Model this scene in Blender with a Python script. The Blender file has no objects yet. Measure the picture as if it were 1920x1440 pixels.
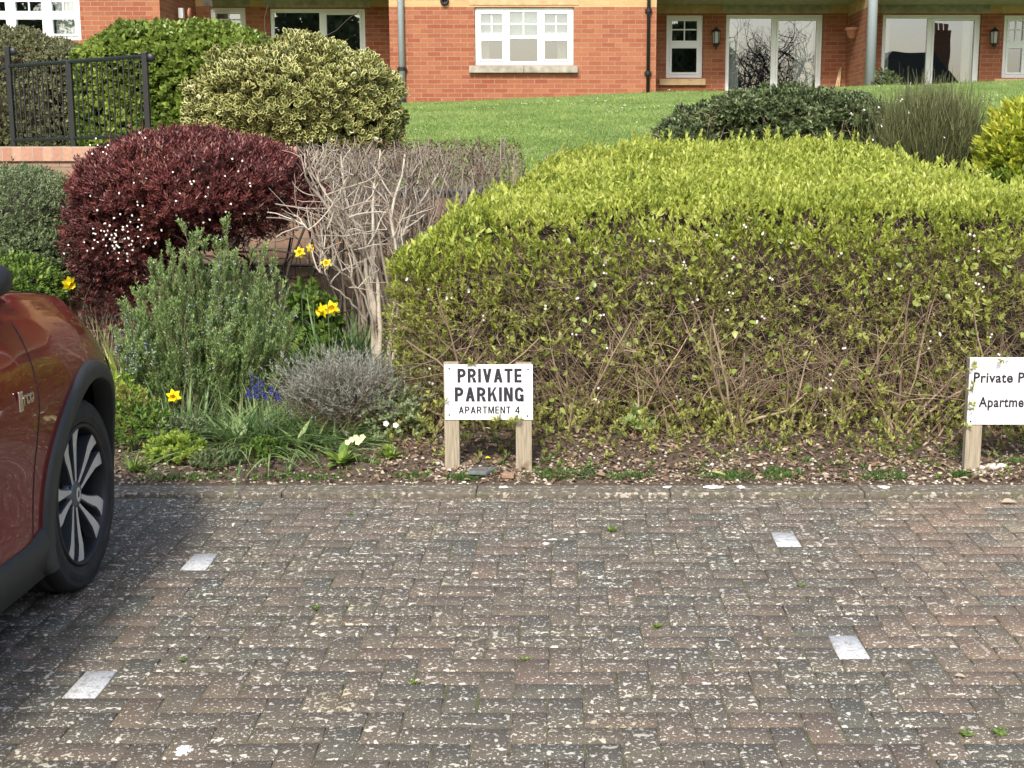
import bpy, math, random
import numpy as np
from mathutils import Vector
rng = np.random.default_rng(7); random.seed(7)
R = math.radians
scene = bpy.context.scene
COL = scene.collection
# ---------------------------------------------------------------- camera, world, sun, exposure
F, HX, PITCH, CH = 2500.0, 1053.0, math.atan(429/2500.0), 1.587
cam = bpy.data.cameras.new('camera'); co = bpy.data.objects.new('camera', cam); COL.objects.link(co)
cam.sensor_width = 36; cam.lens = F/1920*36; cam.shift_x = -(HX-960)/1920; cam.clip_end = 2000
co.location = (0, 0, CH); co.rotation_euler = (math.pi/2-PITCH, 0, 0)
scene.camera = co
SUN_EL, SUN_AZ = 43, 190       # azimuth clockwise from +y; the sun stands behind the camera and to its left
w = bpy.data.worlds.new('World'); scene.world = w; w.use_nodes = True
nt = w.node_tree; sky = nt.nodes.new('ShaderNodeTexSky'); sky.sky_type = 'NISHITA'; sky.sun_disc = False
sky.sun_elevation = R(SUN_EL); sky.sun_rotation = R(SUN_AZ); sky.dust_density = 3.0; sky.air_density = 1.0; sky.ozone_density = 1.0
nt.links.new(sky.outputs[0], nt.nodes['Background'].inputs[0]); nt.nodes['Background'].inputs[1].default_value = 0.15
sl = bpy.data.lights.new('sun', 'SUN'); so = bpy.data.objects.new('sun', sl); COL.objects.link(so)
sl.energy = 2.6; sl.angle = R(8); sl.color = (1, .955, .88)
sd = Vector((math.sin(R(SUN_AZ))*math.cos(R(SUN_EL)), math.cos(R(SUN_AZ))*math.cos(R(SUN_EL)), math.sin(R(SUN_EL))))
so.rotation_euler = sd.to_track_quat('Z', 'Y').to_euler(); so.location = (0, 0, 30)
scene.view_settings.view_transform = 'Standard'; scene.view_settings.look = 'None'
scene.view_settings.exposure = 0.7; scene.view_settings.gamma = 1
scene.render.engine = 'CYCLES'

# ---------------------------------------------------------------- helpers
CP, SP = math.cos(PITCH), math.sin(PITCH)
def at(px, v, y):                 # the point at depth y seen at photo pixel (px, v)
    a = (px-HX)/F; b = -(v-720)/F
    t = y/(b*SP+CP)
    return np.array([a*t, y, CH+(b*CP-SP)*t])
def X(px, y): return at(px, 291, y)[0]
def Z(v, y): return at(960, v, y)[2]
def nz(p, s, seed=0):             # smooth pseudo noise in about -1..1 on (n,3) points
    p = np.atleast_2d(p)*s; r = np.random.default_rng(seed+100); o = np.zeros(len(p))
    for k in range(6):
        d = r.normal(size=3); d /= np.linalg.norm(d); f = 1+.35*k
        o += np.sin(p@d*f*3.0+r.uniform(0, 6.28)+1.3*np.sin(p@r.normal(size=3)*f*1.1))/(1+.25*k)
    return o/2.8
def norm(a): return a/np.maximum(np.linalg.norm(a, axis=-1, keepdims=True), 1e-9)

def link(name, me, parent=None):
    o = bpy.data.objects.new(name, me); COL.objects.link(o)
    if parent is not None: o.parent = parent
    return o
def tag(o, label=None, cat=None, group=None, kind=None):
    if label: o['label'] = label
    if cat: o['category'] = cat
    if group: o['group'] = group
    if kind: o['kind'] = kind
    return o
def thing(name, loc, label, cat, group=None):
    o = link(name, None); o.location = tuple(float(c) for c in loc); return tag(o, label, cat, group)
def origin(parent):
    v = np.zeros(3); p = parent
    while p is not None: v = v+np.array(p.location); p = p.parent
    return v
def tri_obj(name, verts, tris, mat, parent=None, attrs=None, smooth=False):
    if len(verts) == 0: return None
    verts = verts-origin(parent) if parent is not None else verts
    me = bpy.data.meshes.new(name)
    me.vertices.add(len(verts)); me.vertices.foreach_set('co', np.ascontiguousarray(verts, dtype=np.float32).ravel())
    n = len(tris); me.loops.add(n*3); me.loops.foreach_set('vertex_index', np.ascontiguousarray(tris, dtype=np.int32).ravel())
    me.polygons.add(n); me.polygons.foreach_set('loop_start', np.arange(0, n*3, 3, dtype=np.int32))
    if smooth: me.polygons.foreach_set('use_smooth', np.ones(n, dtype=bool))
    for k, a in (attrs or {}).items():
        at_ = me.attributes.new(k, 'FLOAT', 'POINT'); at_.data.foreach_set('value', np.ascontiguousarray(a, dtype=np.float32))
    me.update(); me.validate()
    me.materials.append(mat)
    return link(name, me, parent)
class MB:                          # plain polygon collector
    def __init__(s): s.v = []; s.f = []; s.t = []
    def add(s, vs, fs, tone=.5):
        o = len(s.v); s.v += [tuple(float(c) for c in v) for v in vs]; s.f += [tuple(i+o for i in f) for f in fs]; s.t += [tone]*len(vs); return s
    def box(s, x0, x1, y0, y1, z0, z1, tone=.5):
        vs = [(x, y, z) for z in (z0, z1) for y in (y0, y1) for x in (x0, x1)]
        return s.add(vs, [(0, 2, 3, 1), (4, 5, 7, 6), (0, 1, 5, 4), (2, 6, 7, 3), (0, 4, 6, 2), (1, 3, 7, 5)], tone)
    def tube(s, pts, r, n=8, cap=True):
        pts = [Vector(p) for p in pts]; rs = r if isinstance(r, (list, tuple)) else [r]*len(pts); rings = []
        ref = Vector((0.13, .21, .97))
        for i, p in enumerate(pts):
            d = (pts[min(i+1, len(pts)-1)]-pts[max(i-1, 0)]).normalized()
            if abs(d.dot(ref)) > .95: ref = Vector((.97, .1, .1))
            a = d.cross(ref).normalized(); b = d.cross(a)
            rings += [p+(a*math.cos(6.2832*k/n)+b*math.sin(6.2832*k/n))*rs[i] for k in range(n)]
        fs = [(i*n+k, i*n+(k+1) % n, (i+1)*n+(k+1) % n, (i+1)*n+k) for i in range(len(pts)-1) for k in range(n)]
        if cap: fs += [tuple(range(n))[::-1], tuple((len(pts)-1)*n+k for k in range(n))]
        return s.add(rings, fs)
    def lathe(s, prof, c, axis='z', n=32):   # prof = [(r, h)]
        vs = []
        for r, h in prof:
            for k in range(n):
                a, b = r*math.cos(6.2832*k/n), r*math.sin(6.2832*k/n)
                vs.append((c[0]+a, c[1]+b, c[2]+h) if axis == 'z' else (c[0]+h, c[1]+a, c[2]+b) if axis == 'x' else (c[0]+a, c[1]+h, c[2]+b))
        fs = [(i*n+k, i*n+(k+1) % n, (i+1)*n+(k+1) % n, (i+1)*n+k) for i in range(len(prof)-1) for k in range(n)]
        return s.add(vs, fs)
    def prism(s, poly, x0, x1, axis='x'):    # poly in the plane across the axis
        n = len(poly); put = (lambda h, p: (h, p[0], p[1])) if axis == 'x' else (lambda h, p: (p[0], h, p[1])) if axis == 'y' else (lambda h, p: (p[0], p[1], h))
        vs = [put(x0, p) for p in poly]+[put(x1, p) for p in poly]
        return s.add(vs, [tuple(range(n))[::-1], tuple(range(n, 2*n))]+[(k, (k+1) % n, n+(k+1) % n, n+k) for k in range(n)])
    def build(s, name, mat, parent=None, smooth=False, bevel=0):
        o3 = origin(parent) if parent is not None else np.zeros(3)
        me = bpy.data.meshes.new(name); me.from_pydata([tuple(np.array(v)-o3) for v in s.v], [], s.f)
        a = me.attributes.new('tone', 'FLOAT', 'POINT'); a.data.foreach_set('value', np.array(s.t, dtype=np.float32))
        me.update(); me.materials.append(mat)
        import bmesh
        bm = bmesh.new(); bm.from_mesh(me); bmesh.ops.recalc_face_normals(bm, faces=bm.faces); bm.to_mesh(me); bm.free()
        if smooth:
            me.polygons.foreach_set('use_smooth', np.ones(len(me.polygons), dtype=bool))
        o = link(name, me, parent)
        if bevel:
            m = o.modifiers.new('bevel', 'BEVEL'); m.width = bevel; m.segments = 2; m.limit_method = 'ANGLE'
        return o
def copy_tree(o, parent=None):
    c = o.copy(); COL.objects.link(c); c.parent = parent
    for ch in list(o.children): copy_tree(ch, c)
    return c

# ---- vectorised leaves and twigs
def leaf_tpl(K, prof='lance'):
    vs = [(0., 0.)]; t_ = [0.]
    for i in range(1, K):
        t = i/K; w_ = {'lance': math.sin(math.pi*t**.8), 'blade': min(1, (1-t)*1.6)*.95, 'ovate': math.sin(math.pi*t**.65)**.8, 'obov': math.sin(math.pi*t**1.5)**.8}[prof]
        vs += [(t, -w_), (t, 0), (t, w_)]
    vs.append((1., 0.)); vs = np.array(vs); f = [(0, 3, 2), (0, 2, 1)]
    for i in range(K-2):
        a = 1+3*i; b = a+3
        f += [(a, a+1, b+1), (a, b+1, b), (a+1, a+2, b+2), (a+1, b+2, b+1)]
    a = 1+3*(K-2); e = len(vs)-1; f += [(a, a+1, e), (a+1, a+2, e)]
    side = np.abs(np.sign(vs[:, 1])); side[0] = 1; side[-1] = 1
    return vs[:, 0], vs[:, 1], side, np.array(f)
class Fol:
    def __init__(s): s.V = []; s.T = []; s.tone = []; s.side = []; s.n = 0
    def leaves(s, P, D, L, W, tone, K=2, fold=.25, curl=.15, prof='lance', N=None):
        P = np.atleast_2d(P); n = len(P)
        if n == 0: return s
        D = norm(np.atleast_2d(D)*np.ones((n, 1))); L = np.ones(n)*L; W = np.ones(n)*W; tone = np.ones(n)*tone
        t, q, side, f = leaf_tpl(K, prof)
        if N is None: N = rng.normal(size=(n, 3))*.5+np.array([0, 0, 1.])
        S = norm(np.cross(D, N)); N = np.cross(S, D)
        v = (P[:, None, :]+D[:, None, :]*(L[:, None]*t)[:, :, None]+S[:, None, :]*(W[:, None]*q)[:, :, None]
             + N[:, None, :]*(fold*W[:, None]*np.abs(q)-curl*L[:, None]*t**2)[:, :, None])
        m = len(t); s.V.append(v.reshape(-1, 3)); s.T.append((f[None]+(np.arange(n)*m)[:, None, None]).reshape(-1, 3)+s.n)
        s.tone.append(np.repeat(tone, m)); s.side.append(np.tile(side, n)); s.n += n*m; return s
    def sprigs(s, P, D, k, L, W, tone, slen=.05, spread=.8, **kw):
        P = np.atleast_2d(P); n = len(P)
        if n == 0: return s
        D = norm(D*np.ones((n, 1)))
        A = norm(np.cross(D, rng.normal(size=(n, 3)))); B = np.cross(D, A)
        i = np.tile(np.arange(k), n); PP = np.repeat(P, k, 0); DD = np.repeat(D, k, 0); AA = np.repeat(A, k, 0); BB = np.repeat(B, k, 0)
        th = i*2.4+rng.uniform(-.4, .4, n*k); u = (i+.5)/k
        rad = AA*np.cos(th)[:, None]+BB*np.sin(th)[:, None]
        dd = DD+rad*(spread*(1.25-.8*u)*rng.uniform(.7, 1.2, n*k))[:, None]
        sl_ = np.repeat(np.ones(n)*slen, k)
        LL = np.repeat(np.ones(n)*L, k)*rng.uniform(.7, 1.2, n*k); WW = np.repeat(np.ones(n)*W, k)*rng.uniform(.8, 1.2, n*k)
        tt = np.repeat(np.ones(n)*tone, k)+rng.normal(0, .08, n*k)
        return s.leaves(PP+DD*(sl_*u)[:, None], dd, LL, WW, tt, N=DD+rng.normal(size=(n*k, 3))*.2, **kw)
    def tubes(s, paths, r0, r1, tone, sides=3):    # paths (n,k,3)
        n, k, _ = paths.shape
        if n == 0: return s
        d = np.gradient(paths, axis=1); d = norm(d)
        ref = np.array([.31, .17, .93])+np.zeros((n, 1, 3)); a = norm(np.cross(d, ref)+1e-6); b = np.cross(d, a)
        r = (np.ones(n)*r0)[:, None]*(1-np.linspace(0, 1, k))+(np.ones(n)*r1)[:, None]*np.linspace(0, 1, k)
        th = np.arange(sides)*2*math.pi/sides
        v = paths[:, :, None, :]+r[:, :, None, None]*(a[:, :, None, :]*np.cos(th)[:, None]+b[:, :, None, :]*np.sin(th)[:, None])
        f = []
        for i in range(k-1):
            for j in range(sides):
                p, q = i*sides+j, i*sides+(j+1) % sides; f += [(p, q, q+sides), (p, q+sides, p+sides)]
        f = np.array(f); m = k*sides
        s.V.append(v.reshape(-1, 3)); s.T.append((f[None]+(np.arange(n)*m)[:, None, None]).reshape(-1, 3)+s.n)
        s.tone.append(np.repeat(np.ones(n)*tone, m)); s.side.append(np.zeros(n*m)); s.n += n*m; return s
    def twigs(s, P, D, L, r, tone, k=5, wob=.25, sides=3, taper=.35):
        P = np.atleast_2d(P); n = len(P)
        if n == 0: return s
        D = norm(D*np.ones((n, 1))); L = np.ones(n)*L
        steps = D[:, None, :]+np.cumsum(rng.normal(size=(n, k-1, 3))*wob, axis=1)
        steps = norm(steps)*(L/(k-1))[:, None, None]
        path = np.concatenate([P[:, None, :], P[:, None, :]+np.cumsum(steps, axis=1)], axis=1)
        s.tubes(path, r, np.ones(n)*r*taper, tone, sides); s.last = path; return s
    def build(s, name, mat, parent=None, smooth=False):
        if not s.V: return None
        return tri_obj(name, np.concatenate(s.V), np.concatenate(s.T), mat, parent,
                       {'tone': np.concatenate(s.tone), 'side': np.concatenate(s.side)}, smooth)

def shell(c, r, n, amp=.12, depth=.35, seed=0, flat=1.0, zmin=-1, lump=2.2):
    d = norm(rng.normal(size=(n*2, 3))); d = d[d[:, 2] > zmin][:n]; r = np.array(r)
    u = rng.uniform(size=len(d))**2*depth
    e = np.sign(d)*np.abs(d)**flat; e = e/np.max([np.linalg.norm(e, axis=1), np.ones(len(d))*1e-3], axis=0)[:, None] if flat == 1.0 else e
    rad = (1+amp*nz(d, lump, seed)+.05*nz(d, lump*3.5, seed+1))
    return np.array(c)+e*r*(rad*(1-u))[:, None], norm(d/r), u
# ---------------------------------------------------------------- materials
class NT:
    def __init__(s, name):
        s.m = bpy.data.materials.new(name); s.m.use_nodes = True; s.t = s.m.node_tree; s.p = s.t.nodes['Principled BSDF']; s.out = s.t.nodes['Material Output']
    def n(s, typ, **kw):
        nd = s.t.nodes.new('ShaderNode'+typ)
        for k, v in kw.items():
            if k in nd.inputs.keys() if isinstance(k, str) else False: s.set(nd.inputs[k], v)
            else: setattr(nd, k, v)
        return nd
    def set(s, inp, v):
        if isinstance(v, bpy.types.NodeSocket): s.t.links.new(v, inp)
        else: inp.default_value = v
    def math(s, op, a, b=0, c=None):
        nd = s.t.nodes.new('ShaderNodeMath'); nd.operation = op; s.set(nd.inputs[0], a); s.set(nd.inputs[1], b)
        if c is not None: s.set(nd.inputs[2], c)
        return nd.outputs[0]
    def ramp(s, fac, stops, interp='LINEAR'):
        nd = s.t.nodes.new('ShaderNodeValToRGB'); s.set(nd.inputs[0], fac); e = nd.color_ramp.elements; nd.color_ramp.interpolation = interp
        while len(e) < len(stops): e.new(.5)
        for i, (p, c) in enumerate(stops):
            e[i].position = p; e[i].color = (c if len(c) == 4 else (*c, 1)) if not isinstance(c, (int, float)) else (c, c, c, 1)
        return nd.outputs[0]
    def mix(s, f, a, b, blend='MIX'):
        nd = s.t.nodes.new('ShaderNodeMix'); nd.data_type = 'RGBA'; nd.blend_type = blend
        for i, v in ((0, f), (6, a), (7, b)):
            if isinstance(v, (tuple, list)) and len(v) == 3: v = (*v, 1)
            s.set(nd.inputs[i], v)
        return nd.outputs[2]
    def noise(s, scale, detail=3, rough=.5, vec=None, out=0, dist=0):
        nd = s.t.nodes.new('ShaderNodeTexNoise'); nd.inputs['Scale'].default_value = scale; nd.inputs['Detail'].default_value = detail
        nd.inputs['Roughness'].default_value = rough; nd.inputs['Distortion'].default_value = dist
        s.set(nd.inputs['Vector'], vec if vec is not None else s.pos()); return nd.outputs[out]
    def pos(s):
        if not hasattr(s, '_p'): s._p = s.t.nodes.new('ShaderNodeNewGeometry')
        return s._p.outputs['Position']
    def objc(s): return s.t.nodes.new('ShaderNodeTexCoord').outputs['Object']
    def attr(s, name):
        nd = s.t.nodes.new('ShaderNodeAttribute'); nd.attribute_name = name; return nd.outputs['Fac']
    def bump(s, h, strength=.4, dist=.01):
        nd = s.t.nodes.new('ShaderNodeBump'); nd.inputs['Strength'].default_value = strength; nd.inputs['Distance'].default_value = dist
        s.set(nd.inputs['Height'], h); s.set(s.p.inputs['Normal'], nd.outputs[0])
    def base(s, c):
        if isinstance(c, (tuple, list)) and len(c) == 3: c = (*c, 1)
        s.set(s.p.inputs['Base Color'], c)
    def rough(s, v): s.set(s.p.inputs['Roughness'], v)
def simple(name, c, rough=.6, metal=0, var=.12, scale=20, bump=0, bscale=60, coat=0):
    m = NT(name)
    lo = tuple(x*(1-var) for x in c); hi = tuple(min(1, x*(1+var)) for x in c)
    m.base(m.ramp(m.noise(scale, 4), [(.3, lo), (.7, hi)])); m.rough(rough); m.p.inputs['Metallic'].default_value = metal
    m.p.inputs['Coat Weight'].default_value = coat
    if bump: m.bump(m.noise(bscale, 4), bump, .003)
    return m.m
def leafmat(name, stops, rough=.5, trans=.3, margin=None, spec=.4, isl=.15):
    m = NT(name); tone = m.attr('tone')
    g = m.t.nodes.new('ShaderNodeNewGeometry')
    f = m.math('ADD', tone, m.math('MULTIPLY', m.math('SUBTRACT', g.outputs['Random Per Island'], .5), isl))
    c = m.ramp(f, stops)
    if margin:
        e = m.math('ADD', m.attr('side'), m.math('MULTIPLY', m.math('SUBTRACT', m.noise(120, 2), .5), .5))
        c = m.mix(m.ramp(e, [(.58, 0), (.68, 1)]), c, margin)
    m.base(c); m.rough(rough); m.p.inputs['Specular IOR Level'].default_value = spec
    if trans:
        tr = m.t.nodes.new('ShaderNodeBsdfTranslucent'); m.set(tr.inputs[0], c)
        mx = m.t.nodes.new('ShaderNodeMixShader'); mx.inputs[0].default_value = trans
        m.t.links.new(m.p.outputs[0], mx.inputs[1]); m.t.links.new(tr.outputs[0], mx.inputs[2]); m.t.links.new(mx.outputs[0], m.out.inputs[0])
    return m.m
def brickmat(name, c1, c2, mortar, bw=.225, rh=.075, mo=.011, vary=(.5, 1.25), soldier=False):
    m = NT(name); g = m.t.nodes.new('ShaderNodeNewGeometry')
    sp = m.n('SeparateXYZ'); m.set(sp.inputs[0], g.outputs['Position']); sn = m.n('SeparateXYZ'); m.set(sn.inputs[0], g.outputs['Normal'])
    k = m.math('GREATER_THAN', m.math('ABSOLUTE', sn.outputs[0]), .5)
    u = m.math('ADD', m.math('MULTIPLY', sp.outputs[0], m.math('SUBTRACT', 1, k)), m.math('MULTIPLY', sp.outputs[1], k))
    cv = m.n('CombineXYZ'); m.set(cv.inputs[0], u); m.set(cv.inputs[1], sp.outputs[2])
    jit = m.noise(9, 2, out=1); va = m.n('VectorMath', operation='MULTIPLY_ADD'); m.set(va.inputs[0], jit); va.inputs[1].default_value = (.006, .004, 0); m.set(va.inputs[2], cv.outputs[0])
    b = m.t.nodes.new('ShaderNodeTexBrick'); m.set(b.inputs['Vector'], va.outputs[0])
    b.inputs['Scale'].default_value = 1; b.inputs['Brick Width'].default_value = bw; b.inputs['Row Height'].default_value = rh
    b.inputs['Mortar Size'].default_value = mo/2; b.inputs['Mortar Smooth'].default_value = .25; b.inputs['Bias'].default_value = 0
    b.inputs['Color1'].default_value = (0, 0, 0, 1); b.inputs['Color2'].default_value = (1, 1, 1, 1); b.inputs['Mortar'].default_value = (.5, .5, .5, 1)
    if soldier: b.offset = 0
    rnd = b.outputs['Color']
    big = m.noise(.7, 3)
    mid = tuple((a+d)/2 for a, d in zip(c1, c2))
    f = m.math('ADD', m.math('MULTIPLY', rnd, .6), m.math('MULTIPLY', m.ramp(m.noise(.55, 5, .65), [(.3, 0), (.7, 1)]), .4))
    c = m.ramp(f, [(.12, c1), (.5, mid), (.88, c2)])
    c = m.mix(m.math('MULTIPLY', m.ramp(m.noise(45, 4), [(.35, 0), (.7, 1)]), .35), c, tuple(x*.62 for x in c1))
    c = m.mix(b.outputs['Fac'], c, m.ramp(m.noise(12, 3), [(.3, tuple(x*.75 for x in mortar)), (.7, mortar)]))
    m.base(c); m.rough(.85); m.bump(m.math('ADD', m.math('MULTIPLY', b.outputs['Fac'], -1), m.math('MULTIPLY', m.noise(90, 3), .3)), .5, .006)
    return m.m
M = {}
M['brick'] = brickmat('orange_brick', (.27, .066, .032), (.39, .148, .07), (.38, .25, .16))
M['brick_yellow'] = brickmat('yellow_brick', (.5, .29, .11), (.62, .42, .2), (.5, .4, .28))
M['wallbrick'] = brickmat('garden_brick', (.27, .155, .1), (.4, .27, .18), (.22, .18, .14))
M['coping'] = brickmat('coping_brick', (.42, .2, .13), (.55, .33, .22), (.42, .33, .25), bw=.075, rh=.11, soldier=True)
M['upvc'] = simple('white_upvc', (.8, .81, .81), .35, var=.02)
M['stone'] = simple('grey_concrete', (.33, .3, .25), .85, var=.3, scale=9, bump=.3)
M['ystone'] = simple('yellow_stone', (.5, .35, .19), .85, var=.15, scale=8, bump=.3)
M['greypipe'] = simple('grey_pipe', (.38, .42, .46), .45, var=.06)
M['black'] = simple('black_metal', (.012, .013, .014), .45, var=.3)
M['black_plastic'] = simple('black_plastic', (.02, .021, .022), .55, var=.15, bump=.1, bscale=400)
M['terracotta'] = simple('terracotta', (.5, .2, .13), .8)
M['curtain'] = simple('pale_curtain', (.85, .85, .81), .9, var=.05)
M['blind'] = simple('pale_blind', (.78, .86, .84), .8, var=.03)
M['room'] = simple('room_wall', (.12, .12, .12), .9)
def glass():
    m = NT('window_glass'); m.t.nodes.remove(m.p)
    t = m.n('BsdfTransparent'); t.inputs[0].default_value = (.75, .8, .8, 1); g = m.n('BsdfGlossy'); g.inputs['Roughness'].default_value = .005; g.inputs[0].default_value = (.9, .95, 1, 1)
    nb = m.t.nodes.new('ShaderNodeBump'); nb.inputs['Strength'].default_value = .04; nb.inputs['Distance'].default_value = .02; m.set(nb.inputs['Height'], m.noise(1.6, 1)); m.set(g.inputs['Normal'], nb.outputs[0])
    lw = m.n('Fresnel'); lw.inputs[0].default_value = 1.5
    f = m.math('ADD', m.math('MULTIPLY', lw.outputs[0], 1.2), .19)
    mx = m.n('MixShader'); m.set(mx.inputs[0], f); m.set(mx.inputs[1], t.outputs[0]); m.set(mx.inputs[2], g.outputs[0]); m.t.links.new(mx.outputs[0], m.out.inputs[0])
    return m.m
M['glass'] = glass()
def lampglass():
    m = NT('lamp_glass'); m.base((.6, .6, .55)); m.rough(.3); m.p.inputs['Alpha'].default_value = .6; return m.m
M['lampglass'] = lampglass()
def woodmat():
    m = NT('weathered_timber'); tc = m.objc(); mp = m.n('Mapping'); m.set(mp.inputs[0], tc); mp.inputs['Scale'].default_value = (1, 1, .06)
    g1 = m.noise(130, 5, .6, mp.outputs[0]); g2 = m.noise(25, 3, .5, mp.outputs[0]); kn = m.noise(9, 1, .3, tc)
    c = m.ramp(g1, [(.25, (.16, .13, .085)), (.5, (.34, .28, .19)), (.75, (.47, .41, .3))])
    c = m.mix(m.math('MULTIPLY', g2, .35), c, (.3, .29, .25)); c = m.mix(m.ramp(kn, [(.68, 0), (.76, .6)]), c, (.14, .09, .05))
    m.base(c); m.rough(.85); m.bump(g1, .5, .002); return m.m
M['wood'] = woodmat()
def pavemat():
    m = NT('clay_pavers'); tone = m.attr('tone'); red = m.attr('side')
    c = m.ramp(tone, [(0, (.085, .088, .083)), (.2, (.105, .098, .088)), (.4, (.12, .103, .09)), (.62, (.135, .11, .094)), (.85, (.135, .096, .084)), (1, (.155, .13, .105))])
    cr = m.ramp(tone, [(0, (.115, .13, .13)), (.12, (.15, .14, .125)), (.35, (.24, .17, .13)), (.6, (.28, .17, .125)), (.85, (.26, .18, .14)), (1, (.3, .25, .19))])
    c = m.mix(red, c, cr)
    stain = m.ramp(m.noise(1.1, 4, .6), [(.35, 0), (.65, .45)]); c = m.mix(stain, c, (.12, .11, .09))
    c = m.mix(1, c, (.85, .86, .75), 'MULTIPLY'); fine = m.noise(260, 2, .6); c = m.mix(m.ramp(fine, [(.54, 0), (.7, .5)]), c, (.4, .36, .3))
    c = m.mix(m.ramp(m.noise(330, 2, .5), [(.3, .7), (.42, 0)]), c, (.04, .038, .035))
    dens = m.noise(2.2, 5, .7)
    l1 = m.noise(38, 3, .45, dist=.2); l2 = m.noise(95, 2, .5, dist=.2)
    k1 = m.ramp(m.math('ADD', l1, m.math('MULTIPLY', m.math('SUBTRACT', dens, .25), .34)), [(.714, 0), (.726, 1)])
    k2 = m.ramp(m.math('ADD', l2, m.math('MULTIPLY', dens, .14)), [(.685, 0), (.71, .8)])
    k1 = m.math('MULTIPLY', k1, m.math('SUBTRACT', 1, m.math('MULTIPLY', red, .8))); k = m.math('MAXIMUM', k1, k2)
    lc = m.ramp(m.noise(2.2, 2), [(.35, (.68, .66, .6)), (.6, (.62, .58, .49)), (.72, (.5, .43, .26))])
    c = m.mix(m.math('MULTIPLY', k, .95), c, lc)
    grn = m.ramp(m.noise(7, 5, .7), [(.62, 0), (.75, .35)]); c = m.mix(grn, c, (.12, .13, .05))
    m.base(c); m.rough(.9); m.bump(m.math('ADD', m.noise(150, 4), m.math('MULTIPLY', k, .5)), .5, .004); return m.m
M['pave'] = pavemat()
def jointmat():
    m = NT('joint_sand'); c = m.ramp(m.noise(60, 4), [(.3, (.06, .05, .036)), (.7, (.2, .165, .12))])
    c = m.mix(m.ramp(m.noise(5, 4, .7), [(.45, 0), (.65, .8)]), c, (.075, .09, .025)); m.base(c); m.rough(1); m.bump(m.noise(200, 3), .8, .004); return m.m
M['joint'] = jointmat()
def whitepaint():
    m = NT('worn_white_paint'); k = m.ramp(m.noise(45, 7, .8), [(.4, .9), (.5, 0)]); c = m.mix(k, m.ramp(m.noise(150, 3), [(.3, (.42, .43, .43)), (.7, (.66, .67, .66))]), (.25, .24, .22))
    m.base(c); m.rough(.75); m.bump(m.noise(200, 4), .5, .002); return m.m
M['paint'] = whitepaint()
def kerbmat():
    m = NT('kerb_concrete'); c = m.ramp(m.noise(40, 5, .7), [(.3, (.07, .062, .05)), (.7, (.2, .172, .13))]); l = m.ramp(m.noise(38, 5, .65), [(.56, 0), (.6, .85)])
    c = m.mix(l, c, (.48, .44, .35)); c = m.mix(m.ramp(m.noise(6, 3), [(.55, 0), (.7, .5)]), c, (.11, .12, .05)); m.base(c); m.rough(.95); m.bump(m.noise(80, 5), .7, .008); return m.m
M['kerb'] = kerbmat()
def soilmat():
    m = NT('soil'); c = m.ramp(m.noise(45, 6, .7), [(.3, (.05, .035, .024)), (.55, (.12, .088, .06)), (.75, (.21, .165, .12))])
    m.base(c); m.rough(1); m.bump(m.noise(50, 6, .7), 1, .02); return m.m
M['soil'] = soilmat()
def lawnmat():
    m = NT('lawn_turf'); c = m.ramp(m.noise(1.2, 5, .65), [(.3, (.12, .185, .045)), (.7, (.21, .31, .075))]); c = m.mix(m.math('MULTIPLY', m.noise(30, 4), .4), c, (.1, .14, .04)); m.base(c); m.rough(1); m.bump(m.noise(40, 4), .6, .02); return m.m
M['lawn'] = lawnmat()
M['ground'] = simple('distant_ground', (.09, .09, .08), .95, var=.3, scale=1)
M['grass'] = leafmat('grass_blades', [(0, (.12, .19, .045)), (.5, (.24, .35, .085)), (1, (.44, .53, .18))], .6, .3)
M['petal'] = simple('white_petal', (.78, .76, .7), .6, var=.05)
M['creampetal'] = simple('cream_petal', (.75, .72, .4), .6, var=.05)
M['yellow'] = simple('yellow_petal', (.9, .76, .015), .5, var=.08)
M['trumpet'] = simple('orange_yellow_trumpet', (.92, .62, .006), .5, var=.08)
M['blueflower'] = simple('violet_blue_petal', (.035, .028, .24), .6)
M['paleblue'] = simple('pale_blue_petal', (.45, .5, .75), .6)
M['hedge_top'] = leafmat('hedge_new_growth', [(0, (.1, .14, .025)), (.35, (.29, .35, .05)), (.7, (.49, .55, .1)), (1, (.64, .66, .22))], .5, .35)
M['hedge_front'] = leafmat('hedge_old_leaves', [(0, (.14, .13, .05)), (.35, (.26, .25, .075)), (.65, (.38, .41, .1)), (.85, (.45, .5, .12)), (1, (.52, .48, .22))], .5, .35)
M['drytwig'] = leafmat('brown_twigs', [(0, (.1, .065, .045)), (.5, (.25, .175, .115)), (1, (.48, .38, .26))], .85, 0)
M['paletwig'] = leafmat('pale_bare_stems', [(0, (.1, .078, .065)), (.45, (.29, .24, .19)), (1, (.56, .5, .4))], .8, 0)
M['deadleaf'] = leafmat('dead_leaves', [(0, (.08, .045, .03)), (.5, (.22, .14, .09)), (.8, (.4, .3, .2)), (1, (.6, .52, .4))], .8, .1)
M['redleaf'] = leafmat('wine_red_leaves', [(0, (.045, .016, .014)), (.4, (.12, .038, .033)), (.72, (.24, .065, .058)), (1, (.3, .16, .11))], .42, .2, spec=.5)
M['darktwig'] = leafmat('dark_twigs', [(0, (.02, .014, .012)), (1, (.09, .065, .05))], .8, 0)
M['rosemary'] = leafmat('rosemary_needles', [(0, (.05, .1, .03)), (.5, (.17, .28, .085)), (1, (.46, .6, .22))], .5, .2)
M['greyleaf'] = leafmat('grey_green_leaves', [(0, (.08, .11, .05)), (.5, (.18, .23, .11)), (1, (.33, .4, .2))], .5, .25)
M['lavender'] = leafmat('lavender_grey_leaves', [(0, (.12, .1, .075)), (.5, (.22, .22, .17)), (1, (.38, .39, .35))], .7, .2)
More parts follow.
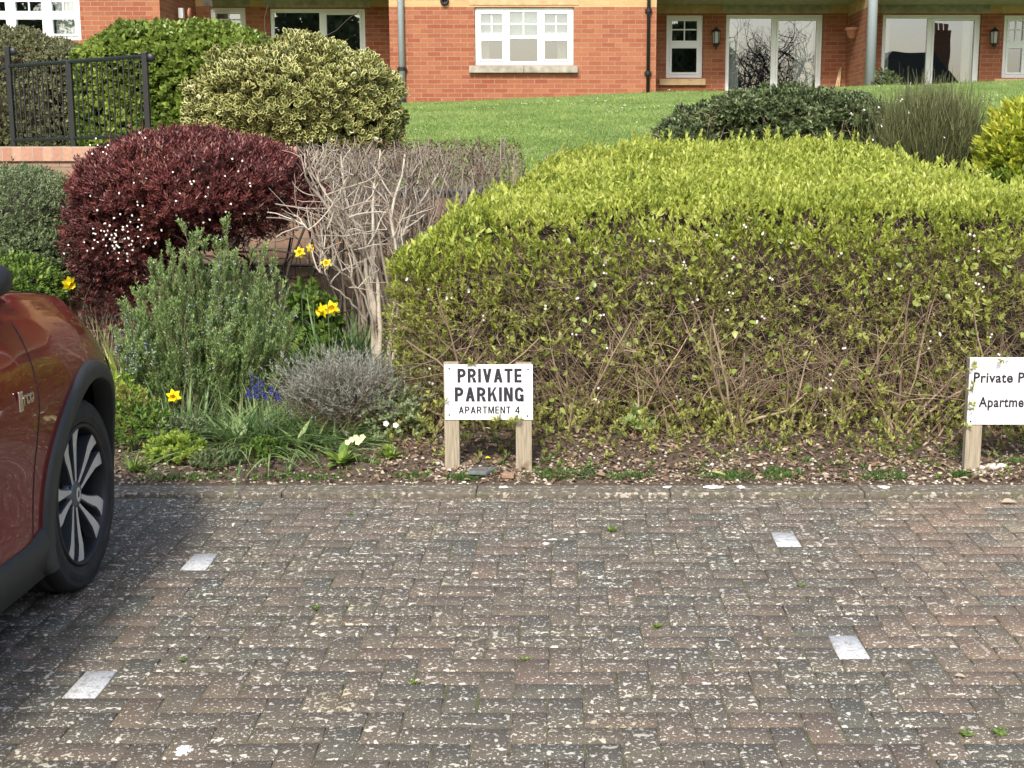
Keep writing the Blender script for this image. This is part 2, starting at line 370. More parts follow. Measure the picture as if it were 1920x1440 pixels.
M['laurel'] = leafmat('glossy_green_leaves', [(0, (.07, .11, .02)), (.5, (.2, .28, .05)), (1, (.46, .54, .12))], .35, .3, spec=.5)
M['olive'] = leafmat('olive_leaves', [(0, (.1, .1, .05)), (.5, (.2, .21, .1)), (1, (.33, .33, .18))], .6, .25)
M['variegated'] = leafmat('variegated_leaves', [(0, (.03, .055, .015)), (.5, (.06, .105, .025)), (1, (.11, .17, .04))], .35, .25, margin=(.74, .68, .28), spec=.5)
M['darkgreen'] = leafmat('dark_green_leaves', [(0, (.045, .06, .025)), (.5, (.12, .16, .065)), (1, (.27, .32, .15))], .45, .2)
M['broom'] = leafmat('broom_stems', [(0, (.05, .06, .025)), (.5, (.12, .14, .05)), (1, (.3, .3, .13))], .6, .1)
M['golden'] = leafmat('golden_leaves', [(0, (.14, .22, .03)), (.5, (.42, .48, .05)), (1, (.7, .68, .12))], .4, .35)
M['bulb'] = leafmat('bulb_leaves', [(0, (.06, .12, .045)), (.5, (.17, .27, .1)), (1, (.36, .47, .18))], .4, .3)
M['weed'] = leafmat('weed_leaves', [(0, (.05, .1, .02)), (.5, (.14, .24, .04)), (1, (.32, .42, .08))], .5, .3)
M['strap'] = leafmat('lime_strap_leaves', [(0, (.18, .28, .04)), (.5, (.4, .52, .08)), (1, (.7, .7, .3))], .45, .4)
M['straw'] = leafmat('straw_blades', [(0, (.2, .16, .09)), (1, (.5, .43, .28))], .8, .2)
M['moss'] = leafmat('moss_tufts', [(0, (.035, .08, .015)), (.5, (.07, .15, .03)), (1, (.16, .27, .06))], .7, .2)
M['pebble'] = leafmat('pebbles', [(0, (.16, .12, .09)), (.4, (.36, .3, .22)), (.8, (.55, .48, .37)), (1, (.62, .6, .55))], .8, 0, isl=.5)
M['slate'] = simple('slate', (.13, .15, .15), .6, var=.3, scale=30, bump=.5)
M['signwhite'] = simple('white_sign_panel', (.83, .84, .85), .35, var=.01)
M['letter'] = simple('black_lettering', (.02, .02, .03), .5, var=.05)

# ---------------------------------------------------------------- terrain
YK0, YK1, YW = 6.09, 6.24, 10.0
def bed_z(x, y):
    p = np.stack([x, y, 0*x], -1); s_ = np.clip((y-YK1)/(YW-YK1), 0, 1)
    e = np.clip((y-YK1)/.2, 0, 1)
    return .022+.022*e+.35*s_+.012*e*nz(p, 2.3, 3)+.012*e*nz(p, 7, 4)
def bz(x, y): return float(bed_z(np.array([float(x)]), np.array([float(y)]))[0])
def crest_z(x): return np.interp(x, [-20, -2.6, 1.5, 8, 20], [2.3, 2.37, 2.55, 2.77, 3.0])
def lawn_z(x, y):
    cz = crest_z(x); start = np.interp(x, [-20, -2.1, -1.8, 1.8, 3.2, 20], [1.63, 1.63, 1.33, 1.33, 1.28, 1.28])
    y0 = YW+np.interp(x, [-20, -2.3, -1.7, 20], [3.2, 3.2, 0, 0]); t = np.clip((y-y0)/(21.3-y0), 0, 1); z = start+(cz-start)*(t**.9)
    z = np.where(y > 21.3, cz-.5*np.clip((y-21.3)/1.2, 0, 1)*np.clip((x-1.6)/1.0, 0, 1), z)
    return z+.02*nz(np.stack([x, y, 0*x], -1), .8, 9)*np.clip((y-YW), 0, 1)
def grid_obj(name, xs, ys, zf, mat, kind='structure', label=None):
    gx, gy = np.meshgrid(xs, ys); z = zf(gx.ravel(), gy.ravel()); V = np.stack([gx.ravel(), gy.ravel(), z], -1)
    nx, ny = len(xs), len(ys); i, j = np.meshgrid(np.arange(nx-1), np.arange(ny-1)); a = (j*nx+i).ravel()
    T = np.concatenate([np.stack([a, a+1, a+nx+1], -1), np.stack([a, a+nx+1, a+nx], -1)])
    o = tri_obj(name, V, T, mat, smooth=True); o['kind'] = kind; return o
g = MB(); g.box(-600, 600, -600, 600, -1, -.06); g = g.build('ground', M['ground']); g['kind'] = 'structure'
grid_obj('flower_bed', np.linspace(-12, 12, 400), np.linspace(YK1-.01, YW+.05, 90), bed_z, M['soil'])
grid_obj('lawn', np.linspace(-30, 35, 260), np.concatenate([np.linspace(YW+.1, 25, 160), np.linspace(25.5, 60, 20)]), lawn_z, M['lawn'])
j = MB(); j.box(-9, 9, -4, YK0, -.055, -.0055); j = j.build('paving_bed', M['joint']); j['kind'] = 'structure'
# herringbone paving, every block a bevelled top of its own inside one sheet
UB = .1034      # one paver's short side
def paving():
    u = UB; x0 = X(1592, 4.2); V = []; T = []; tone = []; red = []
    blocks = []
    xr, yr = (at(1592, 1212, 4.2)), None
    ox = OX; oy = OY
    for j_ in range(-int((oy+3.5)/u)-2, int((YK0-oy)/u)+1):
        for i_ in range(-int((8.5+ox)/u)-1, int((8.5-ox)/u)+1):
            d = (i_-j_) % 4
            if d == 0: b = (ox+i_*u, oy+j_*u, 2*u, u)
            elif d == 3: b = (ox+i_*u, oy+j_*u, u, 2*u)
            else: continue
            if b[1]+b[3] > YK0+.001:
                if b[1] >= YK0-.02: continue
                b = (b[0], b[1], b[2], YK0-.002-b[1])
            if any(abs(b[0]-q[0]) < .03 and abs(b[1]-q[1]) < .03 for q in MARK): continue
            blocks.append(b)
    B = np.array(blocks); n = len(B); return B
def block_mesh(B, tone, red, zoff=0, amp=1.0):
    n = len(B); g_ = .0021; bv = .0045
    x0, y0, x1, y1 = B[:, 0]+g_, B[:, 1]+g_, B[:, 0]+B[:, 2]-g_, B[:, 1]+B[:, 3]-g_
    r = np.random.default_rng(5)
    x0 = x0+r.normal(0, .0011, n); x1 = x1+r.normal(0, .0011, n); y0 = y0+r.normal(0, .0011, n); y1 = y1+r.normal(0, .0011, n)
    top = r.normal(0, .0012, n)*amp-.001+zoff; tx = r.normal(0, .008, n)*amp; ty = r.normal(0, .008, n)*amp
    cx, cy = (x0+x1)/2, (y0+y1)/2
    def ring(a, dz): 
        xs = np.stack([x0+a, x1-a, x1-a, x0+a], -1); ys = np.stack([y0+a, y0+a, y1-a, y1-a], -1)
        zs = top[:, None]+dz+(xs-cx[:, None])*tx[:, None]+(ys-cy[:, None])*ty[:, None]; return np.stack([xs, ys, zs], -1)
    V = np.concatenate([ring(0, -.03), ring(0, -.005), ring(bv, 0)], 1)
    f = []
    for k in range(2):
        for a in range(4):
            p, q = k*4+a, k*4+(a+1) % 4; f += [(p, q, q+4), (p, q+4, p+4)]
    f += [(8, 9, 10), (8, 10, 11)]; f = np.array(f)
    T = (f[None]+(np.arange(n)*12)[:, None, None]).reshape(-1, 3)
    return V.reshape(-1, 3), T, np.repeat(tone, 12), np.repeat(red, 12)
def ground_pt(px, v):
    a = (px-HX)/F; b = -(v-720)/F; t = -CH/(b*CP-SP); return a*t, t*(b*SP+CP)
MARKPX = [(1592, 1212), (1480, 1021), (360, 1055), (165, 1271)]
mx, my = ground_pt(1592, 1212); OX, OY = mx-UB/2, my-UB
# vertical blocks start where (i-j)%4 == 3: snap each painted block to that lattice
OX += UB    # makes (i=-1, j=0) the first painted block
MARK = []
for px, v in MARKPX:
    gx, gy = ground_pt(px, v); best = None
    for i_ in range(-60, 60):
        for j_ in range(-40, 40):
            if (i_-j_) % 4 == 3:
                c = (OX+(i_+.5)*UB-gx)**2+(OY+(j_+1)*UB-gy)**2
                if best is None or c < best[0]: best = (c, OX+i_*UB, OY+j_*UB)
    MARK.append((best[1], best[2]))
B = paving(); n = len(B)
c3 = np.stack([B[:, 0], B[:, 1], 0*B[:, 0]], -1)
redness = np.clip((B[:, 0]-1.0+.35*nz(c3, .9, 2)+.25*(5-B[:, 1])*.35)/1.0, 0, 1)*.85
redness = np.clip(redness-1.4*np.exp(-((B[:, 0]-2.6)/.5)**2-((B[:, 1]-3.6)/.5)**2)*0, 0, 1)
tone = np.clip(rng.beta(2.4, 2.4, n), 0, 1)
V, T, tn, rd = block_mesh(B, tone, np.clip(redness+rng.uniform(-.15, .15, n)+.12, 0, 1))
pv = tri_obj('block_paving', V, T, M['pave'], None, {'tone': tn, 'side': rd}); pv['kind'] = 'structure'
LB = ['white painted paver nearest the camera on the right, below the framed marker pair', 'white painted paver farther back on the right, in front of the hedge', 'small white painted paver just right of the car tyre', 'large white painted paver at the bottom left, in front of the car']
LB[0] = 'large white painted paver on the right side, the nearer of the right two'
for (x, y), lb in zip(MARK, LB):
    V, T, tn, rd = block_mesh(np.array([[x, y, UB, 2*UB]]), np.array([.5]), np.array([.5]), .0015, 0)
    tag(tri_obj('painted_paver', V, T, M['paint'], None, {'tone': tn, 'side': rd}), lb, 'bay marker', 'white painted pavers marking the bay')
# kerb of long edging stones
k = MB(); x = -9.0
jx = at(895, 915, 6.2)[0]; xs = [jx+.915*i for i in range(-10, 11)]
for a in xs:
    dz = random.uniform(-.004, .004)
    k.box(a+.001, a+.914, YK0+.002, YK1, -.08, .026+dz)
kb = k.build('kerb', M['kerb'], bevel=.008); kb['kind'] = 'structure'

# ---------------------------------------------------------------- brick retaining wall and railing
wx0, wx1 = -12.0, 1.6
rw = thing('garden_wall', (-4, YW, .2), 'low tan brick retaining wall with soldier course coping behind the flower bed', 'wall')
m = MB(); m.box(wx0, -1.95, YW, YW+.22, -.1, 1.54); m.box(-1.95, 9, YW, YW+.22, -.1, 1.27); m.build('wall', M['wallbrick'], rw)
m = MB(); m.box(wx0, -1.95, YW-.02, YW+.24, 1.54, 1.65); m.build('coping', M['coping'], rw, bevel=.006)
m = MB(); m.tube([(-3.5, YW-.03, Z(493, YW)), (-1.0, YW-.03, Z(500, YW))], .012, 8); m.build('pipe', M['black'], rw)
def railing():
    pr = at(271, 103, 10.25); pl = at(16, 122, 11.4); y_of = lambda t: pr*(1-t)+pl*t
    zt = pr[2]; zb = 1.66
    r = thing('metal_railing', (pr[0], pr[1], zb), 'black metal railing with thin upright bars on top of the brick wall', 'railing')
    P = lambda t, z: (pr[0]+(pl[0]-pr[0])*t, pr[1]+(pl[1]-pr[1])*t, z)
    t2 = (271-133)/(271-16.)*.98
    zl = at(16, 122, 11.4)[2]
    top = lambda t: zt+(zl-zt)*t
    m = MB(); m.tube([P(0, zt-.01), P(1, zl-.01)], .016, 6); m.build('top_rail', M['black'], r)
    m = MB(); m.tube([P(0, zb+.07), P(1, zb+.05)], .014, 6); m.build('bottom_rail', M['black'], r)
    N = 27
    for i in range(1, N):
        t = i/N
        if abs(t-t2) < .015: continue
        m = MB(); m.tube([P(t, zb+.06), P(t, top(t)-.01)], .0065, 5); m.build('bar', M['black'], r)
    for t, extra in ((0, .02), (t2, .0), (1.0, .15)):
        p = P(t, 0); h = .02
        m = MB(); m.box(p[0]-h, p[0]+h, p[1]-h, p[1]+h, 1.45, top(t)+extra); o = m.build('post', M['black'], r, bevel=.003)
        if extra > .01:
            m = MB(); m.lathe([(0, -.01), (.03, -.01), (.036, 0), (.03, .02), (0, .02)], (p[0]+.04, p[1], top(t)+extra-.04), 'y', 12); m.build('cap', M['black'], o, True)
    m = MB(); m.tube([P(1.02, zl-.02), P(1.5, zl-.1)], .016, 6); m.build('end_rail', M['black'], r)
railing()

# ---------------------------------------------------------------- the apartment building
YB, YR, YL = 23.0, 24.6, 22.4
def building():
    b = thing('apartment_building', (2, YB, 2.4), 'red brick apartment block with white windows, patio doors and yellow brick band', 'building')
    zt = 7.2; zb = 1.2; zy = Z(13, YB)
    def wall(x0, x1, y, holes, zc=zy, th=.3, band=True):
        # wall as strips round its openings: holes = (x0, x1, z0, z1)
        for lo, hi, mat, nm in ((zb, zc, M['brick'], 'wall'), (zc, zt, M['brick_yellow'], 'brick_band')):
            m = MB(); hs = sorted([h for h in holes if h[3] > lo and h[2] < hi]); cx = x0
            for h in hs:
                if h[0] > cx: m.box(cx, h[0], y, y+th, lo, hi)
                a, c = max(lo, h[2]), min(hi, h[3])
                if a > lo+.001: m.box(h[0], h[1], y, y+th, lo, a)
                if c < hi-.001: m.box(h[0], h[1], y, y+th, c, hi)
                cx = h[1]
            if cx < x1: m.box(cx, x1, y, y+th, lo, hi)
            m.build(nm, mat, b)
    def win(px0, px1, v0, v1, y, cols, transom=None, bars=(), zbot=None, door=False, inner='dark', op=None):
        x0, x1 = X(px0, y), X(px1, y); z1 = Z(v0, y); z0 = Z(v1, y) if zbot is None else zbot
        f = .065; yy = y+.05
        m = MB(); m.box(x0, x1, yy, yy+.07, z1-f, z1); m.box(x0, x1, yy, yy+.07, z0, z0+f)
        m.box(x0, x0+f, yy, yy+.07, z0+f, z1-f); m.box(x1-f, x1, yy, yy+.07, z0+f, z1-f)
        xs = [x0+f]+[X(c, y) for c in cols]+[x1-f]
        for c in xs[1:-1]: m.box(c-.045, c+.045, yy-.003, yy+.067, z0+f, z1-f)
        nm = 'patio_door' if door else 'window'
        mid = (x0+x1)/2
        w_ = link(nm, None, b); w_.location = tuple(np.array([mid, yy, z0])-origin(b))
        m.build('frame', M['upvc'], w_, bevel=.006)
        # casement sashes with narrower inner frames and glazing bars
        s_ = MB(); e = .035
        for i in range(len(xs)-1):
            a = xs[i]+(.045 if i else 0); c = xs[i+1]-(.045 if i < len(xs)-2 else 0)
            for (q0, q1) in ([(z0+f, z1-f)] if transom is None else [(z0+f, Z(transom, y)-.03), (Z(transom, y)+.03, z1-f)]):
                if op is None or i in op:
                    for bx in ((a, c, q0, q0+e), (a, c, q1-e, q1), (a, a+e, q0+e, q1-e), (c-e, c, q0+e, q1-e)): s_.box(bx[0], bx[1], yy-.015, yy+.05, bx[2], bx[3])
            if transom is not None: s_.box(a, c, yy-.006, yy+.06, Z(transom, y)-.03, Z(transom, y)+.03)
            if bars:
                for v in bars[0]: s_.box(a, c, yy+.01, yy+.04, Z(v, y)-.011, Z(v, y)+.011)
                tz = Z(transom, y) if transom is not None else z0
                for k in range(bars[1]): xx = a+(c-a)*(k+1)/(bars[1]+1); s_.box(xx-.011, xx+.011, yy+.012, yy+.038, tz, z1-f)
        s_.build('sash', M['upvc'], w_)
        g = MB(); g.add([(x0+.02, yy+.03, z0+.02), (x1-.02, yy+.03, z0+.02), (x1-.02, yy+.03, z1-.02), (x0+.02, yy+.03, z1-.02)], [(0, 1, 2, 3)]); g.build('pane', M['glass'], w_)
        r_ = MB(); d = 2.2; X0, X1 = x0-.3, x1+.3; Z0, Z1 = z0-.1, z1+.2
        r_.add([(X0, yy+.3, Z0), (X1, yy+.3, Z0), (X1, yy+.3, Z1), (X0, yy+.3, Z1), (X0, yy+d, Z0), (X1, yy+d, Z0), (X1, yy+d, Z1), (X0, yy+d, Z1)], [(4, 5, 6, 7), (0, 1, 5, 4), (3, 7, 6, 2), (0, 4, 7, 3), (1, 2, 6, 5)]); r_.build('room', M['room'], w_)
        return (x0-.004, x1+.004, z0-.004 if not door else zb, z1+.004), w_
    def drape(w_, pxa, pxb, v0, z0, y, mat='curtain', name='curtain', fold=.03):
        xa, xb = X(pxa, y), X(pxb, y); n_ = 60; z1 = Z(v0, y)
        xs = np.linspace(xa, xb, n_); ph = np.cumsum(rng.uniform(.4, 1.2, n_)); ys = y+.22+fold*np.sin(ph)
        V = np.concatenate([np.stack([xs, ys, np.full(n_, z0)], -1), np.stack([xs, ys, np.full(n_, z1)], -1)]); a = np.arange(n_-1)
        tri_obj(name, V, np.concatenate([np.stack([a, a+1, a+1+n_], -1), np.stack([a, a+1+n_, a+n_], -1)]), M[mat], w_, smooth=True)
    def slab(name, px0, px1, v0, v1, y, mat, out=.05, z1=None):
        m = MB(); m.box(X(px0, y), X(px1, y), y-out, y+.1, Z(v1, y), z1 if z1 else Z(v0, y)); return m.build(name, mat, b, bevel=.008)
    # centre bay
    h1, w1 = win(893, 1075, 14, 122, YB, [952, 1013], 69, ([44], 1), op=(0, 2))
    m = MB()
    for i, (a, c) in enumerate(((903, 950), (956, 1010), (1018, 1064))): m.box(X(a, YB), X(c, YB), YB+.17, YB+.18, Z(69, YB), Z(18, YB))
    m.build('blind', M['blind'], w1)
    drape(w1, 898, 918, 16, Z(120, YB), YB+.1); drape(w1, 1045, 1070, 16, Z(120, YB), YB+.1)
    wall(X(735, YB), X(1228, YB), YB, [h1])
    slab('sill', 882, 983, 124, 137, YB, M['stone'], .09); slab('sill', 983.6, 1083, 124, 137, YB, M['stone'], .09)
    slab('lintel', 883, 1085, -14, 10, YB, M['ystone'], .012)
    m = MB(); m.box(X(735, YB)-.004, X(735, YB)+.2, YB+.3, YR+.3, zb, zt); m.build('return_wall', M['brick'], b); m = MB(); m.box(X(1228, YB)-.2, X(1228, YB)+.004, YB+.3, YR+.3, zb, zt); m.build('return_wall', M['brick'], b)
    # right recess
    h2, w2 = win(1247, 1314, 28, 146, YR, [], 83, ([55], 1)); h3, w3 = win(1357, 1535, 27, 0, YR, [1446], door=True, zbot=1.95, op=(1,))
    wall(X(1225, YR), X(1582, YR), YR, [h2, h3], zc=Z(25, YR))
    drape(w3, 1364, 1384, 36, 1.97, YR); drape(w3, 1488, 1522, 36, 1.97, YR)
    slab('sill', 1234, 1320, 148, 160, YR, M['ystone'], .07); slab('lintel', 1225, 1325, 2, 25, YR, M['ystone'], .012); slab('lintel', 1349, 1548, 2, 24, YR, M['stone'], .012)
    # pier with its long left return, then the next recess
    xp0, xp1 = X(1617, YB), X(1634, YB)
    m = MB(); m.box(xp0, xp1, YB, YR+.3, zb, zy); m.build('pier', M['brick'], b); m = MB(); m.box(xp0, xp1, YB, YR+.3, zy, zt); m.build('pier_band', M['brick_yellow'], b)
    h4, w4 = win(1646, 1827, 27, 0, YR, [1734], door=True, zbot=1.95, op=(1,)); h5, w5 = win(1870, 1960, 28, 146, YR, [1915], 83, ([55], 1))
    wall(xp1-.001, X(2400, YR), YR, [h4, h5], zc=Z(25, YR))
    drape(w4, 1652, 1664, 36, 1.97, YR); drape(w4, 1800, 1815, 36, 1.97, YR)
    slab('sill', 1855, 1980, 148, 161, YR, M['ystone'], .07); slab('lintel', 1640, 1842, 2, 24, YR, M['stone'], .012); slab('lintel', 1864, 1980, 2, 25, YR, M['ystone'], .012)
    # balcony slab over the recesses
    m = MB(); m.box(X(1228, YB)+.01, X(2500, YB), YB+.1, YR-.02, Z(2, YB+1), Z(-14, YB+1)); m.box(X(313, YL)+.3, X(735, YB)-.01, YB+.3, YR-.02, Z(-6, YB+1), Z(-22, YB+1)); m.build('balcony_slab', M['stone'], b)
    # left recess, seen between shrubs
    h6, w6 = win(405, 470, 14, 130, YR, [], 60, ([36], 1)); h7, w7 = win(515, 690, 16, 0, YR, [610], door=True, zbot=1.95, op=(1,))
    wall(X(360, YR), X(738, YR), YR, [h6, h7], zc=Z(12, YR))
    slab('lintel', 392, 480, -10, 12, YR, M['stone'], .012); slab('lintel', 504, 702, -10, 14, YR, M['stone'], .012)
    # near left block with its window of glazing bars
    h8, w8 = win(-12, 165, -30, 75, YL, [36, 103], 28, ([1], 1)); wall(X(-300, YL), X(313, YL), YL, [h8], zc=Z(-10, YL))
    drape(w8, 110, 160, -25, Z(70, YL), YL)
    m = MB(); m.box(X(313, YL)-.25, X(313, YL)+.003, YL+.3, YR+.3, zb, zt); m.build('return_wall', M['brick'], b)
    m = MB(); m.prism([(X(-400, YL), zt), (X(2600, YL), zt), (X(2400, YL), zt+3), (X(-200, YL), zt+3)], YL-.5, YR+8, 'y'); m.build('roof', simple('grey_roof', (.09, .08, .08), .8), b)
    m = MB(); m.box(X(-300, YR), X(2500, YR), YR+2.6, YR+8, zb, zt-.05); m.build('back_wall', M['brick'], b)
    # pipes, vent, pot, lamps
    def pipe(px, y, v0, v1, r_, mat, ytop=zt):
        m = MB(); xx = X(px, y); m.tube([(xx, y-.07, Z(v1, y)), (xx, y-.07, ytop)], r_, 12); p = m.build('drainpipe', mat, b, True)
        for v in v0:
            m = MB(); m.lathe([(r_+.002, -.03), (r_+.014, -.03), (r_+.014, .03), (r_+.002, .03)], (xx, y-.07, Z(v, y)), 'z', 12); m.box(xx-r_-.03, xx+r_+.03, y-.05, y, Z(v, y)-.02, Z(v, y)+.02); m.build('bracket', M['black'], p)
        return p
    p = pipe(757.5, YB, [130], 186, .052, M['greypipe'])
    m = MB(); m.tube([(X(757.5, YB), YB-.07, Z(192, YB)-.2), (X(757.5, YB), YB-.07, Z(186, YB))], .058, 12); m.build('shoe', M['black'], p)
    pipe(1213, YB, [137, 20], 200, .03, M['black'])
    pipe(1624, YB, [], 186, .085, M['greypipe'])
    m = MB(); m.lathe([(0, .02), (.03, .02), (.035, -.03), (.06, -.04), (.075, 0), (.075, .03)], (X(838, YB), YB-.03, Z(2, YB)), 'y', 20); m.build('vent', M['black'], b, True)
    m = MB(); m.box(X(350, YL+.9), X(358, YL+.9), YL+.8, YL+.9, Z(35, YL+.9), Z(16, YL+.9)); m.build('meter_box', M['upvc'], b)
building()
def wall_lamp(px, label):
    x = X(px, YR); zc = Z(72, YR); r = thing('wall_lantern', (x, YR, zc), label, 'lantern', 'black lanterns beside the patio doors')
    y = YR-.14; h = .165
    m = MB(); m.lathe([(.0, .11), (.012, .11), (.02, .085), (.062, .06), (.085, .03), (.08, .02), (0, .02)], (x, y, zc+h-.085), 'z', 6); m.build('roof', M['black'], r)
    m = MB(); m.lathe([(.0, -.02), (.03, -.02), (.06, .02), (.066, .04), (0, .04)], (x, y, zc-h+.03), 'z', 6); m.tube([(x, y, zc-h-.04), (x, y, zc-h+.02)], .012, 6); m.build('base', M['black'], r)
    m = MB()
    for k in range(6):
        a = k*math.pi/3; m.tube([(x+.062*math.cos(a), y+.062*math.sin(a), zc-h+.06), (x+.074*math.cos(a), y+.074*math.sin(a), zc+h-.06)], .006, 4)
    m.tube([(x, y, zc+h-.02), (x, y+.05, zc+h+.01), (x, YR, zc+h-.05)], .009, 6); m.box(x-.035, x+.035, YR-.02, YR, zc-.02, zc+.1); m.build('frame', M['black'], r)
    m = MB(); m.lathe([(.055, -h+.06), (.067, h-.06)], (x, y, zc), 'z', 6); m.build('glass', M['lampglass'], r)
wall_lamp(1337, 'black lantern on the brick between the narrow window and the patio door with pale curtains')
wall_lamp(1848.5, 'black lantern on the brick right of the patio door with dark reflections')
x = X(1590, YB+.9); pz = Z(72, YB+.9)
wp = thing('wall_planter', (x, YB+.9, pz), 'half round terracotta planter hung on the brick pier', 'planter')
m = MB(); m.lathe([(0, 0), (.05, 0), (.07, .03), (.1, .13), (.125, .135), (.125, .18), (.105, .18), (.09, .05), (0, .04)], (x, YB+.9, pz), 'z', 18); m.build('bowl', M['terracotta'], wp, True)
m = MB(); m.lathe([(0, 0), (.05, 0), (.05, .01), (0, .01)], (x, YB+.9, pz+.12), 'z', 12); m.build('soil', M['soil'], wp)
x = X(366, YL+1.0); wd = MB(); wd.lathe([(0, -.03), (.09, -.03), (.1, -.015), (.1, 0), (0, 0)], (x+.03, YL+1.0, Z(26, YL+1)), 'x', 24)
tag(wd.build('wall_plaque', M['terracotta'], None, True), 'round terracotta plaque on the shaded brick return wall', 'plaque')
for i, (a, c) in enumerate(((1562, 1574), (1566, 1576), (1571, 1577))):
    p, q = at(a, 186, YR-.5), at(c, 130-2*i, YR-.05); m = MB(); m.tube([p, q], .011, 6)
    tag(m.build('garden_cane', M['ystone']), 'thin pale garden cane leaning on the brick by the pier', 'cane', 'canes leaning by the pier')

# ---------------------------------------------------------------- what stands behind the camera (seen in the glass and paint)
def bare_tree(px, label):
    x0 = px; y0 = -16; f = Fol()
    t = thing('bare_tree', (x0, y0, 0), label, 'tree', 'bare trees behind the camera')
    P = np.array([[x0, y0, -.1]]); f.twigs(P, np.array([[0, 0, 1.]]), 3.4, .16, .3, 6, .06, 8, .8); tr = f
    tips = f.last[:, -1]; f2 = Fol(); cur = np.repeat(tips, 9, 0); L = 3.0; r_ = .07
    for lv in range(4):
        d = rng.normal(size=(len(cur), 3))*np.array([.75, .75, .4])+np.array([0, 0, .7]); f2.twigs(cur, d, L*rng.uniform(.6, 1, len(cur)), r_, .3, 5, .22, 4, .5)
        pts = f2.last; cur = np.concatenate([pts[:, 2], pts[:, 3], pts[:, 4], pts[:, 4]])[:2600]; L *= .62; r_ *= .5
    tr.build('trunk', M['darktwig'], t); f2.build('crown', M['darktwig'], t)
bare_tree(8.8, 'bare branching tree opposite the building, mirrored in the patio glass')
bare_tree(10.8, 'second bare branching tree opposite the building, mirrored beside the first'); bare_tree(-9.5, 'bare branching tree opposite the left block, mirrored in its panes')
def back_house(x0, x1, ze, zr, y, label):
    t = thing('brick_house', ((x0+x1)/2, y, 0), label, 'house', 'houses across the car park')
    m = MB(); m.box(x0, x1, y-6, y, 0, ze); m.build('wall', M['brick'], t)
    m = MB(); m.prism([(x0-.3, ze), (x1+.3, ze), ((x0+x1)/2+1, zr), ((x0+x1)/2-1, zr)], y-6.3, y+.3, 'y'); m.build('roof', simple('slate_roof', (.04, .04, .045), .7), t)
    m = MB(); m.box(x1-1.2, x1-.4, y-3, y-2, ze-.5, zr+1.2); m.build('chimney', M['brick'], t)
    m = MB()
    for k in (0, 1, 2): m.lathe([(.1, 0), (.11, .35), (.08, .35)], (x1-1.05+.25*k, y-2.5, zr+1.2), 'z', 10)
    m.build('chimney_pots', M['terracotta'], t)
    for k in range(3):
        a = x0+.8+k*(x1-x0-1.6)/2.4; m = MB(); m.box(a, a+1, y, y+.04, 1.2, 2.3); m.build('window', M['upvc'], t)
def evergreen(x, y, rx, h, label):
    t = thing('evergreen_tree', (x, y, 0), label, 'tree'); f = Fol(); P, D, u = shell((x, y, h*.55), (rx, rx, h*.45), 3500, .2, .4, int(abs(x)*10)); f.sprigs(P, D, 5, .35, .1, .4, slen=.3, K=2); f.build('crown', M['darkgreen'], t)
    w_ = Fol(); w_.twigs(np.array([[x, y, -.1]]), np.array([[0, 0, 1.]]), h*.6, .15, .3, 5, .03, 8); w_.build('trunk', M['darktwig'], t)
evergreen(6.3, -15, 1.6, 7.5, 'dark evergreen behind the camera mirrored in the narrow window'); evergreen(-11.6, -16, 2.4, 8.5, 'dark evergreen behind the camera opposite the left patio door'); evergreen(-25, -14, 3.5, 9, 'largest dark evergreen behind the camera opposite the left block')
back_house(14.0, 19.5, 3.9, 6.4, -16, 'brick house with a tall chimney opposite the right patio door')
back_house(-30, -17, 4.4, 7, -18, 'brick house opposite the far left of the car park')

# ---------------------------------------------------------------- grass on the lawn
def lawn_grass():
    f = Fol(); N = 150000
    y = YW+.3+(21.8-YW-.3)*rng.beta(1.0, 1.4, N); x = rng.uniform(-.16, .42, N)*y+rng.uniform(-.5, .5, N)
    P = np.stack([x, y, lawn_z(x, y)-.004], -1); D = rng.normal(size=(N, 3))*.35+np.array([0, 0, 1.])
    tone = .5+.28*nz(P, 1.1, 5)+.12*nz(P, 6, 6)+rng.normal(0, .1, N)
    f.leaves(P, D, rng.uniform(.02, .045, N), .0035, tone, K=2, curl=.3); o = f.build('grass', M['grass']); tag(o, 'short mown grass covering the lawn bank', 'grass', kind='stuff')
    N = 800; y = rng.uniform(11, 21.5, N); x = rng.uniform(-.13, .4, N)*y; P = np.stack([x, y, 0*x], -1); kp = nz(P, .5, 12)+rng.normal(0, .4, N) > .55; P = P[kp]; P[:, 2] = lawn_z(P[:, 0], P[:, 1])+.035
    f = Fol(); n_ = len(P)
    for k in range(5):
        a = k*1.2566; f.leaves(P, np.tile([math.cos(a), math.sin(a), .35], (n_, 1)), .022, .008, .5)
    tag(f.build('daisies', M['petal']), 'tiny white daisies scattered through the lawn', 'daisies', kind='stuff')
lawn_grass()

